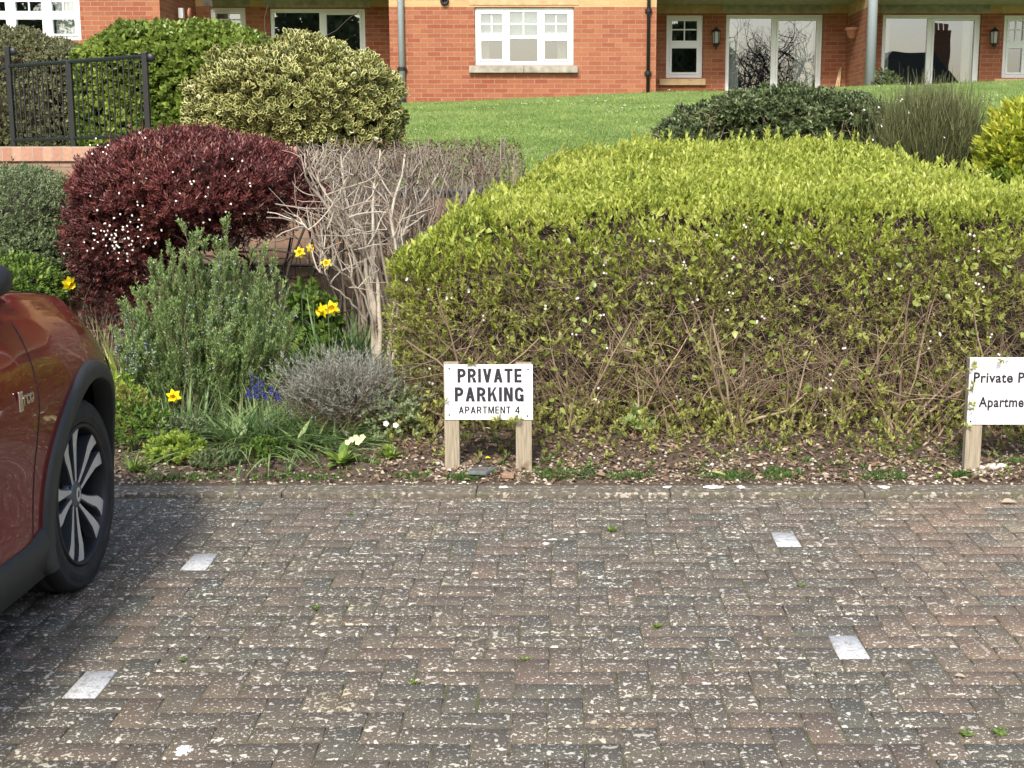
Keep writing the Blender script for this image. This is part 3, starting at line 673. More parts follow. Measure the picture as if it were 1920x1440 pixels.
# ---------------------------------------------------------------- bed litter
def litter():
    f = Fol(); N = 15000; x = rng.uniform(-3.6, 3.6, N)*1.15; y = YK1+.02+rng.beta(1, 2.2, N)*2.6
    P = np.stack([x, y, bed_z(x, y)+rng.uniform(.002, .018, N)], -1); D = rng.normal(size=(N, 3))*np.array([1, 1, .3])
    kp = rng.uniform(size=N) < np.where(x > -.9, 1, .45); P, D = P[kp], D[kp]; n_ = len(P)
    f.leaves(P, D, rng.uniform(.015, .05, n_), rng.uniform(.004, .012, n_), np.clip(rng.normal(.5, .25, n_), 0, 1), K=3, fold=.5, curl=.3)
    n2 = 5000; x = rng.uniform(-4, 4, n2); y = YK1+rng.beta(1, 3, n2)*2.2; P = np.stack([x, y, bed_z(x, y)+.005], -1)
    f.twigs(P, rng.normal(size=(n2, 3))*np.array([1, 1, .15]), rng.uniform(.03, .12, n2), .0011, rng.uniform(.3, 1, n2), 4, .3)
    tag(f.build('leaf_litter', M['deadleaf']), 'dry brown leaves and twigs littering the bed under the hedge', 'leaf litter', kind='stuff')
    # pebbles: squashed octahedra with rounded middle
    N = 4000; x = rng.uniform(-4.2, 4.2, N); y = YK1+rng.beta(1, 3.0, N)*.9; kp = rng.uniform(size=N) < np.where(x > 0, .9, .7)
    x, y = x[kp], y[kp]
    for px, v, cnt in ((850, 885, 130), (1840, 872, 170), (985, 890, 60)):
        q = at(px, v, 6.38); x = np.concatenate([x, q[0]+rng.normal(0, .06, cnt)]); y = np.concatenate([y, 6.4+rng.normal(0, .035, cnt)])
    N = len(x); s_ = .0035+.009*rng.beta(1, 3, N); P = np.stack([x, y, bed_z(x, y)+s_*.4], -1)
    a = np.arange(6)*math.pi/3; tpl = [(0, 0, 1)]+[(math.cos(t)*.75, math.sin(t)*.75, .7) for t in a]+[(math.cos(t+.3), math.sin(t+.3), 0) for t in a]
    tpl = np.array(tpl); F_ = [(0, 1+k, 1+(k+1) % 6) for k in range(6)]+[(1+k, 7+k, 7+(k+1) % 6) for k in range(6)]+[(1+k, 7+(k+1) % 6, 1+(k+1) % 6) for k in range(6)]
    sc = np.stack([s_*rng.uniform(.8, 1.6, N), s_*rng.uniform(.8, 1.4, N), s_*rng.uniform(.6, 1.0, N)], -1)
    V = P[:, None, :]+tpl[None]*sc[:, None, :]*(1+rng.normal(0, .12, (N, 13, 1))); T = (np.array(F_)[None]+(np.arange(N)*13)[:, None, None]).reshape(-1, 3)
    tag(tri_obj('pebbles', V.reshape(-1, 3), T, M['pebble'], None, {'tone': np.repeat(rng.uniform(0, 1, N), 13), 'side': np.zeros(N*13)}, True), 'pale gravel and small pebbles along the edge of the bed', 'gravel', kind='stuff')
litter()
def ground_cover():
    f = Fol(); N = 3400; x = rng.uniform(-3.4, 4, N); y = YK1+.03+rng.beta(1, 1.3, N)*1.0; P = np.stack([x, y, 0*x], -1); pr = .22+.45*nz(P, 1.6, 301)+.3*nz(P, 5, 302)+.3*np.clip(-x-.6, 0, 1)
    P = P[rng.uniform(size=N) < pr]; P[:, 2] = bed_z(P[:, 0], P[:, 1]); n_ = len(P); f.sprigs(P, rng.normal(size=(n_, 3))*.3+np.array([0, 0, 1.]), 6, rng.uniform(.012, .03, n_), rng.uniform(.003, .007, n_), np.clip(rng.normal(.45, .2, n_), 0, 1), slen=.012, spread=1.3, K=2)
    tag(f.build('ground_cover', M['weed']), 'small weeds and seedlings covering the front of the bed', 'weeds', kind='stuff')
ground_cover()

# ---------------------------------------------------------------- the big hedge
def yb_h(x): return np.interp(x, [-1, 1.9, 2.3, 2.9, 3.6, 5], [9.7, 9.7, 9.1, 8.25, 7.8, 7.8])
def d_h(x, y):
    p = np.stack([x, y, 0*x], -1); a = (x+.98)*.961-(y-6.98)*.277; c = y-6.98; k = .35
    h = np.clip(.5+.5*(a-c)/k, 0, 1); return c*h+a*(1-h)-k*h*(1-h)+.05*nz(p, 1.6, 21)
def zt_h(x, y):
    d = d_h(x, y); e = np.clip(1-d/.3, 0, 1); p = np.stack([x, y, 0*x], -1)
    return 1.31+.138*(y-7)-.15*e**2.4+.02*nz(p, 1.5, 22)+.012*nz(p, 6, 23)-.12*np.clip((x-2.2), 0, 1)*np.clip(y-7.3, 0, 1)-.17*np.clip((.5-x)/1.4, 0, 1)**1.4-.06*np.clip(.7-x, 0, 1)*np.clip(y-8, 0, 1)-.07*np.clip(x-2, 0, 1.2)
def hedge():
    t = thing('trimmed_hedge', (1.5, 7.6, .1), 'long wide trimmed hedge with yellow green top and brown twiggy front behind the signs', 'hedge')
    # top: upright leafy shoots
    f = Fol(); N = 30000; y = rng.uniform(6.95, 9.8, N); x = rng.uniform(-1.1, 5, N); kp = (d_h(x, y) > 0) & (y < yb_h(x)+.1*rng.normal(size=N)) & (x < .45*y+.4); x, y = x[kp], y[kp]
    P = np.stack([x, y, zt_h(x, y)-.05+rng.normal(0, .012, len(x))], -1); tone = .55+.22*nz(P, 2.2, 24)+.12*nz(P, 9, 25)+rng.normal(0, .12, len(x))
    edge = np.clip(1-d_h(x, y)/.22, 0, 1); tone -= .14*edge
    kp = rng.uniform(size=len(x)) > np.where(x < -.3, .45, .93)*edge**.7; P, tone = P[kp], tone[kp]; n_ = len(P)
    D = rng.normal(size=(n_, 3))*.38+np.array([0, -.06, 1.]); f.sprigs(P, D, 8, rng.uniform(.024, .038, n_), .0062, tone, slen=.055, spread=.5, K=3, fold=.3, curl=.1)
    # new growth thinning out down the face
    M_ = 60000; x = rng.uniform(-1.15, 4.6, M_); y = rng.uniform(6.92, 8.8, M_); d = d_h(x, y); zt = zt_h(x, y); q_ = np.stack([x, y, 0*x], -1); reach = .13+.10*nz(q_, 2.6, 26)+.10*np.clip((.6-x)/1.5, 0, 1)
    dz_ = rng.exponential(np.maximum(reach, .03)); ok = (d > 0) & (d < .07) & (dz_ < .6) & (x < .45*y+.4); Pq = np.stack([x, y, zt-.02-dz_], -1)[ok]; f.sprigs(Pq, rng.normal(size=Pq.shape)*.35+np.array([-.15, -.35, 1.]), 7, .03, .0055, np.clip(.5+.2*nz(Pq, 3, 27)+rng.normal(0, .15, len(Pq)), 0, 1), slen=.045, spread=.6, K=3, fold=.3, curl=.1)
    print('face growth', len(Pq))
    # a few longer shoots above the top
    k = rng.choice(n_, 420); f.sprigs(P[k]+np.array([0, 0, .03]), D[k], 10, .04, .008, .7, slen=.11, spread=.6, K=3)
    f.build('new_growth', M['hedge_top'], t)
    # volume under the top, and front, and left side
    f = Fol(); N = 820000; x = rng.uniform(-1.15, 4.8, N); y = rng.uniform(6.9, 9.6, N); z = rng.uniform(.14, 1.7, N)
    d = d_h(x, y); zt = zt_h(x, y); ok = (d > 0) & (z < zt-.02) & (y < yb_h(x)) & (x < .45*y+.4)
    P = np.stack([x, y, z], -1); dens = np.clip(.58+.6*nz(P, 2.6, 31)+.3*nz(P, 7, 32), .05, 1)*(1-.3*np.exp(-((z-.5)/.25)**2))
    w_ = np.exp(-d/.1)*dens*1.4; w_ = w_*np.clip((z-.1)/.3, .3, 1); band = np.exp(-((zt-z-.13)/.09)**2); w_ = w_*(1-.7*band)
    w_ = np.where(zt-z < .12, np.maximum(w_, .10), w_); leftish = np.clip(1-(x+.95)/.6, 0, 1); w_ = w_*(1+.8*leftish)
    ok &= rng.uniform(size=N) < w_*1.0; P = P[ok]; d = d[ok]; n_ = len(P)
    out = np.stack([-.9*np.clip(1-(P[:, 0]+.95)/.5, 0, 1), -.55+0*d, .75+0*d], -1)+rng.normal(size=(n_, 3))*.45
    tone = .48+.2*nz(P, 3, 33)+rng.normal(0, .17, n_)
    f.sprigs(P, out, 6, rng.uniform(.014, .028, n_), rng.uniform(.0034, .006, n_), np.clip(tone, 0, 1), slen=.035, spread=.75, K=2, fold=.3)
    print('hedge front sprigs', n_)
    # bigger bright shoots standing out of the front
    for _ in range(85):
        x_ = rng.uniform(-.4, 3.0); z_ = rng.uniform(.35, 1.12); y_ = 6.98
        while d_h(np.array([x_]), np.array([y_]))[0] < .01: y_ += .01
        c = np.array([[x_, y_-.01, z_]])+rng.normal(0, .03, (3, 3)); f.sprigs(c, rng.normal(size=(3, 3))*.4+np.array([0, -.6, .8]), 6, .034, .0078, rng.uniform(.65, .95), slen=.045, spread=.8, K=3)
    f.build('foliage', M['hedge_front'], t)
    # broad ivy-like leaves here and there
    f = Fol(); N = 260; x = rng.uniform(-.8, 3.2, N); z = rng.uniform(.2, 1.25, N); P = np.stack([x, 6.98+rng.uniform(0, .05, N)+.15*np.clip(-x, 0, 1), z], -1)
    f.leaves(P, rng.normal(size=(N, 3))*.6+np.array([0, -.4, -.1]), rng.uniform(.03, .05, N), rng.uniform(.012, .018, N), rng.uniform(.3, .8, N), K=4, prof='ovate', N=np.array([[0, -1., .5]])+rng.normal(size=(N, 3))*.4); f.build('climber_leaves', M['laurel'], t)
    # brown dry leaves inside and in the band below the top edge
    f = Fol(); N = 620000; x = rng.uniform(-1.15, 4.8, N); y = rng.uniform(6.9, 8.2, N); z = rng.uniform(.1, 1.6, N); d = d_h(x, y); zt = zt_h(x, y)
    w_ = np.exp(-np.abs(d-.12)/.16)*(.12+.95*np.exp(-((zt-z-.14)/.1)**2))*np.clip((z-.05)/.4, .25, 1); ok = (d > .005) & (z < zt-.03) & (rng.uniform(size=N) < w_*.5) & (x < .45*y+.4)
    P = np.stack([x, y, z], -1)[ok]; n_ = len(P); f.leaves(P, rng.normal(size=(n_, 3)), rng.uniform(.014, .03, n_), rng.uniform(.0035, .007, n_), np.clip(rng.normal(.38, .17, n_), 0, .85), K=2, fold=.5); f.build('dry_leaves', M['deadleaf'], t)
    # twigs
    f = Fol(); N = 230000; x = rng.uniform(-1.1, 4.8, N); y = rng.uniform(6.95, 8.1, N); z = rng.uniform(.12, 1.5, N); d = d_h(x, y); zt = zt_h(x, y)
    ok = (d > .0) & (z < zt-.05) & (rng.uniform(size=N) < np.exp(-d/.15)*.6) & (x < .45*y+.4); P = np.stack([x, y, z], -1)[ok]; n_ = len(P); print('hedge twigs', n_)
    D = rng.normal(size=(n_, 3))*np.array([.8, .45, .5])+np.array([0, -.05, .45]); L = rng.uniform(.07, .28, n_)
    L = np.minimum(L, np.maximum(zt_h(P[:, 0], P[:, 1])-P[:, 2], .05)); f.twigs(P, D, L, rng.uniform(.0008, .002, n_), np.clip(rng.normal(.5, .25, n_), 0, 1), 5, .3)
    # stems fanning from the stools
    for px, cnt in ((800, 4), (900, 4), (1075, 9), (1190, 4), (1290, 4), (1390, 11), (1500, 5), (1590, 5), (1705, 14), (1790, 5), (1880, 6), (1960, 5)):
        yq = rng.uniform(7.0, 7.14); b = np.array([X(px, yq), yq, bz(X(px, yq), yq)-.02])
        P = b+rng.normal(0, .035, (cnt, 3))*np.array([1, .8, .1]); D = np.stack([rng.normal(0, .5, cnt), rng.normal(0, .12, cnt), np.full(cnt, 1.)], -1)
        f.twigs(P, D, rng.uniform(.35, .85, cnt), rng.uniform(.004, .0105, cnt), rng.uniform(.25, .85, cnt), 8, .1, 5, .4)
        pts = f.last[:, 2:6].reshape(-1, 3); k_ = np.repeat(pts, 2, 0); f.twigs(k_, rng.normal(size=(len(k_), 3))*np.array([.7, .4, .4])+np.array([0, -.1, .6]), rng.uniform(.2, .4, len(k_)), .0028, rng.uniform(.4, .9, len(k_)), 6, .2)
    a, c = at(1375, 803, 7.05), at(1475, 770, 6.95); mid = (a+c)/2+np.array([0, 0, .01]); f.tubes(np.stack([a-(0, 0, .05), a, mid, c, c+(c-mid)*.9+np.array([.0, .1, .05])])[None], .012, .005, .9, 6)
    f.build('stems', M['drytwig'], t)
    # seedlings and low shoots under the front, and the dense inside of the hedge
    g2 = Fol(); N = 2200; x = rng.uniform(-.9, 4.2, N); y = 7.15-.65*rng.beta(1, 2.2, N); P = np.stack([x, y, bed_z(x, y)+rng.uniform(0, .22, N)*np.clip((y-6.55)/.4, .05, 1)], -1)
    g2.sprigs(P, rng.normal(size=(N, 3))*.4+np.array([0, -.1, 1.]), 7, rng.uniform(.016, .034, N), rng.uniform(.004, .008, N), np.clip(rng.normal(.55, .2, N), 0, 1), slen=.03, spread=.8, K=2); g2.build('low_shoots', M['hedge_front'], t)
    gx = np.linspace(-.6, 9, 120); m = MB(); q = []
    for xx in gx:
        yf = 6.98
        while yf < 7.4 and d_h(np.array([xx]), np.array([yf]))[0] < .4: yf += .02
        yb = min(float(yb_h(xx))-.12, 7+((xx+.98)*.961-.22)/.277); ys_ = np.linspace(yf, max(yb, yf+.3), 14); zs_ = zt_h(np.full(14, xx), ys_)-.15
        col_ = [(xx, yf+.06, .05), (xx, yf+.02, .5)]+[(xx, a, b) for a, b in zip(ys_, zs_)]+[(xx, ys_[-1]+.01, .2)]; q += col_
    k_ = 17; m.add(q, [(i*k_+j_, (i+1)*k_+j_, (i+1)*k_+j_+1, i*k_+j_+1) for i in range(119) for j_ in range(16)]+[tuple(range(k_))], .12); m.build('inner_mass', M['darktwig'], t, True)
    g2 = Fol(); N = 5000; x = rng.uniform(4.3, 9, N); tp_ = rng.uniform(size=N) < .5; y = np.where(tp_, rng.uniform(7, 7.8, N), 6.98); z = np.where(tp_, 1.42, rng.uniform(.2, 1.3, N)); g2.sprigs(np.stack([x, y, z], -1), np.array([0, -.4, .8]), 6, .05, .012, .5, slen=.05, K=2); g2.build('far_foliage', M['hedge_front'], t)
    # small white blossom
    f = Fol(); N = 95; x = rng.uniform(-.9, 3.2, N); z = .15+1.15*rng.beta(1.5, 1.0, N); y = np.full(N, 6.9)
    for _ in range(60): y = np.where(d_h(x, y) < -.005, y+.01, y)
    P = np.stack([x, y, z], -1); P = P[z < zt_h(x, y)+.05]
    P = np.concatenate([P+rng.normal(0, .01, P.shape) for _ in range(2)])
    for k in range(5): a = k*1.2566; f.leaves(P, np.stack([np.full(len(P), math.cos(a)), np.full(len(P), -.5), np.full(len(P), math.sin(a))], -1), .0075, .0034, .5, N=np.tile([0., -1, .3], (len(P), 1)))
    f.build('blossom', M['petal'], t)
    return t
HEDGE = hedge()

# ---------------------------------------------------------------- shrubs
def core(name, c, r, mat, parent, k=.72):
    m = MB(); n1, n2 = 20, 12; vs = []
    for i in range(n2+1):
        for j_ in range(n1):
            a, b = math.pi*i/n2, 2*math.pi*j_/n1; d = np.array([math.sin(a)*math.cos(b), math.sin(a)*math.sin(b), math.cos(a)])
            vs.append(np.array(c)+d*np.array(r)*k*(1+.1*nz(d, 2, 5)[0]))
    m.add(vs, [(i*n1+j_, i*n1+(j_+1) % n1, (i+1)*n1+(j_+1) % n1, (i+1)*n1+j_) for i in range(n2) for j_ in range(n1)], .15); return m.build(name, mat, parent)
def stemfan(base, n, L, r, spread, tone=(.2, .8), wob=.12, kids=3, sides=5, up=1.0, fol=None):
    f = fol or Fol(); P = np.array(base)+rng.normal(0, .03, (n, 3))*np.array([1, 1, 0]); D = np.stack([rng.normal(0, spread, n), rng.normal(0, spread*.8, n), np.full(n, up)], -1)
    f.twigs(P, D, L*rng.uniform(.7, 1.05, n), rng.uniform(.6, 1.1, n)*r, rng.uniform(*tone, n), 8, wob, sides, .5)
    for lv in range(kids):
        pts = f.last[:, 2:]; pts = pts.reshape(-1, 3); pts = pts[rng.uniform(size=len(pts)) < (.6 if lv < 2 else .35)]
        r *= .55; L *= .55; f.twigs(pts, rng.normal(size=(len(pts), 3))*np.array([.8, .6, .4])+np.array([0, 0, .5]), L*rng.uniform(.5, 1, len(pts)), r*rng.uniform(.7, 1.1, len(pts)), rng.uniform(*tone, len(pts)), 5, .18, 4 if lv < 1 else 3, .5)
    return f

def red_shrub():
    y = 8.7; c = at(374, 360, y); t = thing('purple_shrub', (c[0], y, .3), 'domed wine red shrub dotted with white flowers between the railing and the rosemary', 'shrub')
    f = Fol(); r = np.array([.75, .6, .345])
    P, D, u = shell(c, r, 12500, .13, .4, 41, lump=2.4, flat=.95)
    low = P[:, 2] < c[2]-.12; kp = ~(low & (P[:, 0] > c[0]+.15) & (rng.uniform(size=len(P)) < .75)); P, D, u = P[kp], D[kp], u[kp]
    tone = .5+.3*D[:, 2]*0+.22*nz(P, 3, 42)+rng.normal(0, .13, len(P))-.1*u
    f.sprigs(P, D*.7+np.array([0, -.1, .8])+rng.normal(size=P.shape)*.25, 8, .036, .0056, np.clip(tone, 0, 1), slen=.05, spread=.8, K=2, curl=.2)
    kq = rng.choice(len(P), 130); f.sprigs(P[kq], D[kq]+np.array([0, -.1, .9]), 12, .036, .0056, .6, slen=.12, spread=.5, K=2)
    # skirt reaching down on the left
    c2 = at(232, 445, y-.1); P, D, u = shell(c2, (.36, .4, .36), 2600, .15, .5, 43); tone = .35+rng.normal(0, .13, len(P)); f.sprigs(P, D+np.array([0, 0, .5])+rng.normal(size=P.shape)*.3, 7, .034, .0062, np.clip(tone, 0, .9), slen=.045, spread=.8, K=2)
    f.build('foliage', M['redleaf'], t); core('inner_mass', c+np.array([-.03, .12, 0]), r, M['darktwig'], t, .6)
    f = stemfan((c[0]+.1, y, bz(c[0], y)-.03), 11, 1.0, .018, .42, (.1, .8), kids=3); f2 = stemfan((X(500, y-.2), y-.2, .25), 5, .9, .016, .3, (.1, .6), kids=2, fol=f)
    f.build('stems', M['darktwig'], t)
    pts = []
    for px, v, n_, s_ in ((235, 440, 42, 38), (215, 400, 18, 40), (185, 280, 9, 22), (300, 350, 14, 60), (400, 400, 10, 45), (440, 340, 8, 60), (200, 460, 16, 26), (330, 290, 6, 60)):
        for _ in range(n_): 
            p = at(px+rng.normal(0, s_), v+rng.normal(0, s_*.6), y); e = ((p-c)/r); q = e[0]**2+e[2]**2
            dep = math.sqrt(max(0, 1-q))*r[1] if q < 1 else .0
            yy = y-dep-.03 if q < 1 else y-.38
            yy = min(yy, 8.12) if v > 375 and px < 300 else yy-.04; s2 = yy/y; pts.append((p[0]*s2, yy, CH+(p[2]-CH)*s2))
    P = np.array(pts); f = Fol()
    for k in range(5): a = k*1.2566; f.leaves(P, np.stack([np.full(len(P), math.cos(a)), np.full(len(P), -.3), np.full(len(P), math.sin(a))], -1), rng.uniform(.004, .0085, len(P)), .0036, .5, N=np.tile([0., -1, .4], (len(P), 1)))
    f.build('blossom', M['petal'], t)
red_shrub()

def rosemary():
    y = 7.35; t = thing('rosemary_bush', (X(375, y), y, .12), 'upright grey green rosemary bush with tiny pale blue flowers right of the car', 'shrub')
    f = Fol(); w_ = Fol(); fl = []
    tips = [(350, 440), (365, 452), (425, 438), (410, 470), (300, 505), (320, 480), (285, 510), (258, 560), (440, 500), (465, 490), (495, 490), (510, 505), (530, 560), (545, 600), (375, 520), (340, 560), (300, 600), (275, 640), (400, 560), (450, 570), (480, 560), (500, 620), (430, 640), (360, 640), (330, 680), (400, 690), (250, 690), (470, 640), (520, 650), (290, 700), (440, 600), (415, 650), (380, 470), (395, 610), (315, 540), (262, 600), (240, 590), (222, 640), (245, 660), (265, 560), (238, 700), (310, 590), (340, 500), (405, 500)]
    for px, v in tips:
        yy = y+rng.normal(0, .12) if v < 560 else y-rng.uniform(.05, .3)
        tip = at(px, v, yy); b0 = np.array([X(365, y)+(tip[0]-X(365, y))*.55, y+(yy-y)*.4, .13])
        mid = (b0+tip)/2+np.array([(tip[0]-b0[0])*.18, 0, -.03]); u = np.linspace(0, 1, 14)[:, None]
        path = (1-u)**2*b0+2*u*(1-u)*mid+u**2*tip; path += rng.normal(0, .006, path.shape); w_.tubes(path[None], .007, .0018, .4, 5)
        for k in range(3, 14):
            base = path[k]; ns = 9 if k < 12 else 6
            d0 = norm(path[k]-path[k-1]); dd = d0+rng.normal(0, .17, (ns, 3))+np.array([0, 0, .3]); L = rng.uniform(.06, .16, ns)*(1.0 if k < 11 else .6)
            q = base+rng.normal(0, .018 if k < 12 else .008, (ns, 3)); w_.twigs(q, dd, L, .0013, .5, 4, .08)
            sp_ = w_.last
            for s_ in sp_:
                m_ = int(10+np.linalg.norm(s_[-1]-s_[0])*330); uu = rng.uniform(.05, 1.03, m_); idx = np.clip(uu*3, 0, 2.999).astype(int); fr = (uu*3-idx)[:, None]
                P = s_[idx]*(1-fr)+s_[idx+1]*fr; ax = norm(s_[-1]-s_[0]); rad = norm(np.cross(ax, rng.normal(size=(m_, 3))))
                tone = .38+.4*uu*(.3+.7*k/13)+rng.normal(0, .12, m_)
                f.leaves(P, ax*.9+rad*.7, rng.uniform(.015, .024, m_), .002, np.clip(tone, 0, 1), K=2, fold=.1, curl=.05)
                if rng.uniform() < .5: fl.append(P[:2])
    f.build('needles', M['rosemary'], t); w_.build('stems', M['drytwig'], t)
    P = np.concatenate(fl)+rng.normal(0, .008, (sum(len(a) for a in fl), 3)); kp = nz(P, 3, 77)+.4*rng.normal(size=len(P)) > .3; P = P[kp]; f = Fol()
    for k in range(3): f.leaves(P, rng.normal(size=P.shape)+np.array([0, -.8, 0]), .008, .0035, .5)
    f.build('blossom', M['paleblue'], t)
rosemary()

def bare_shrub():
    t = thing('bare_shrub', (X(705, 7.9), 7.9, .2), 'leafless pale stemmed shrub trimmed flat between the red shrub and the hedge', 'shrub')
    f = Fol(); zc = 1.66
    def limb(pts, r0, r1, tone=.8):      # a limb laid along points of its own, then branches off its outer half
        q = np.array([at(px, v, y) for px, v, y in pts]); u = np.linspace(0, len(q)-1, 12); path = np.stack([np.interp(u, range(len(q)), q[:, k]) for k in range(3)], -1)+rng.normal(0, .006, (12, 3))
        f.tubes(path[None], r0, r1, tone, 7); return path
    outer = []
    for a in (((705, 700, 7.9), (695, 560, 7.9), (680, 470, 7.9), (610, 385, 7.8), (572, 330, 7.7)), ((708, 700, 7.9), (702, 580, 7.9), (690, 480, 7.95), (655, 400, 8), (640, 290, 8.1)), ((712, 700, 7.9), (712, 590, 7.9), (700, 470, 8), (700, 380, 8.1), (715, 280, 8.2)),
              ((728, 700, 7.75), (735, 600, 7.75), (745, 500, 7.8), (735, 400, 7.9), (760, 290, 8.3)), ((735, 690, 7.7), (748, 590, 7.75), (740, 470, 7.9), (775, 400, 8.4), (840, 300, 8.8)), ((700, 640, 7.95), (690, 540, 7.9), (650, 445, 7.8), (590, 440, 7.7), (572, 425, 7.6)),
              ((698, 520, 7.9), (680, 430, 7.8), (620, 380, 7.7), (580, 300, 7.7)), ((705, 640, 7.9), (690, 560, 7.8), (640, 510, 7.7), (590, 462, 7.6)), ((690, 600, 7.8), (650, 560, 7.7), (600, 510, 7.6))):
        k_ = len(outer); big = .016 if k_ < 5 else .008; outer.append(limb(a, big, big*.4))
    for lv, (L, r_, pr) in enumerate(((.3, .0055, .8), (.2, .0032, .42), (.12, .002, .3))):
        pts = np.concatenate([o[5:] for o in outer]) if lv == 0 else f.last[:, 1:].reshape(-1, 3)
        pts = pts[(rng.uniform(size=len(pts)) < pr) & (pts[:, 2] > (.78 if lv == 0 else .6)) & (pts[:, 2] < zc-.05)]; pts = np.repeat(pts, 2 if lv == 0 else 1, 0); pts = pts[(pts[:, 0]/pts[:, 1] > (560-HX)/F*1.01)]; n_ = len(pts)
        D = norm(np.stack([rng.normal(.0, .5, n_), rng.normal(-.05, .5, n_), rng.uniform(.1, 1.2, n_)], -1)); L_ = np.minimum(L*rng.uniform(.5, 1.1, n_), np.maximum((zc+rng.normal(0, .03, n_)-pts[:, 2])/np.maximum(D[:, 2], .25), .03))
        f.twigs(pts, D, L_, r_*rng.uniform(.7, 1.2, n_), rng.uniform(.4, 1, n_), 6, .16, 5 if lv == 0 else 4, .6)
    for px, y_, n_ in ((700, 9.1, 18), (640, 9.2, 14), (790, 8.9, 18), (740, 8.6, 10), (880, 9.3, 14), (950, 9.5, 9)):
        P = np.array([X(px, y_), y_, .35])+rng.normal(0, .1, (n_, 3))*np.array([1.4, 1, 0]); D = np.stack([rng.normal(0, .16, n_), rng.normal(0, .12, n_), np.ones(n_)], -1); f.twigs(P, D, rng.uniform(1.0, 1.3, n_), rng.uniform(.006, .012, n_), rng.uniform(.15, .7, n_), 9, .05, 6, .6)
        for L, r_ in ((.3, .0045), (.18, .0028), (.12, .002)):
            pts = f.last[:, 2:].reshape(-1, 3); pts = pts[(pts[:, 2] > .9) & (pts[:, 2] < zc-.05) & (rng.uniform(size=len(pts)) < .7)]; m_ = len(pts); D = norm(np.stack([rng.normal(0, .6, m_), rng.normal(0, .5, m_), rng.uniform(.3, 1.3, m_)], -1))
            f.twigs(pts, D, np.minimum(L*rng.uniform(.5, 1.1, m_), np.maximum((zc+rng.normal(0, .03, m_)-pts[:, 2])/np.maximum(D[:, 2], .25), .03)), r_, rng.uniform(.05, .7, m_), 5, .16, 4, .6)
    # clipped upright stubs along the top
    N = 420; x = rng.uniform(X(600, 8.4), X(985, 9.2), N); y = rng.uniform(8.0, 9.5, N); z = rng.uniform(1.2, 1.57, N); D = np.stack([rng.normal(0, .3, N), rng.normal(0, .2, N), np.ones(N)], -1)
    f.twigs(np.stack([x, y, z], -1), D, rng.uniform(.08, .16, N), rng.uniform(.002, .0055, N), rng.uniform(.05, .65, N), 3, .06, 4, .85)
    f.build('stems', M['paletwig'], t)
    f = Fol(); N = 2400; x = rng.uniform(X(620, 8.4), X(985, 9.2), N); P = np.stack([x, rng.uniform(8.0, 9.4, N), rng.uniform(1.4, 1.68, N)], -1); f.leaves(P, rng.normal(size=(N, 3)), .02, .006, rng.uniform(0, .4, N), fold=.6); f.build('buds', M['deadleaf'], t)
bare_shrub()

def variegated():
    y = 10.7; c = at(560, 192, y); t = thing('variegated_shrub', (c[0], y, 1.6), 'rounded shrub with cream edged leaves left of the grey drainpipe', 'shrub')
    f = Fol(); r = (.76, .62, .43); P, D, u = shell(c, r, 4200, .15, .3, 51, lump=2.6)
    P2, D2, u2 = shell(c+np.array([.35, -.1, -.25]), (.45, .4, .33), 900, .12, .3, 52); P = np.concatenate([P, P2]); D = np.concatenate([D, D2])
    P2, D2, u2 = shell(c+np.array([-.35, -.1, -.2]), (.45, .4, .33), 900, .12, .3, 53); P = np.concatenate([P, P2]); D = np.concatenate([D, D2])
    f.sprigs(P, D+np.array([0, 0, .5])+rng.normal(size=P.shape)*.25, 7, rng.uniform(.05, .07, len(P)), .0165, .5+.3*nz(P, 2, 54), slen=.045, spread=.85, K=4, fold=.25, curl=.15, prof='obov'); f.build('foliage', M['variegated'], t)
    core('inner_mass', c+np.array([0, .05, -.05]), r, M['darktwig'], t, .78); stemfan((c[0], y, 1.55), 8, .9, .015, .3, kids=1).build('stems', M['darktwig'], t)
variegated()

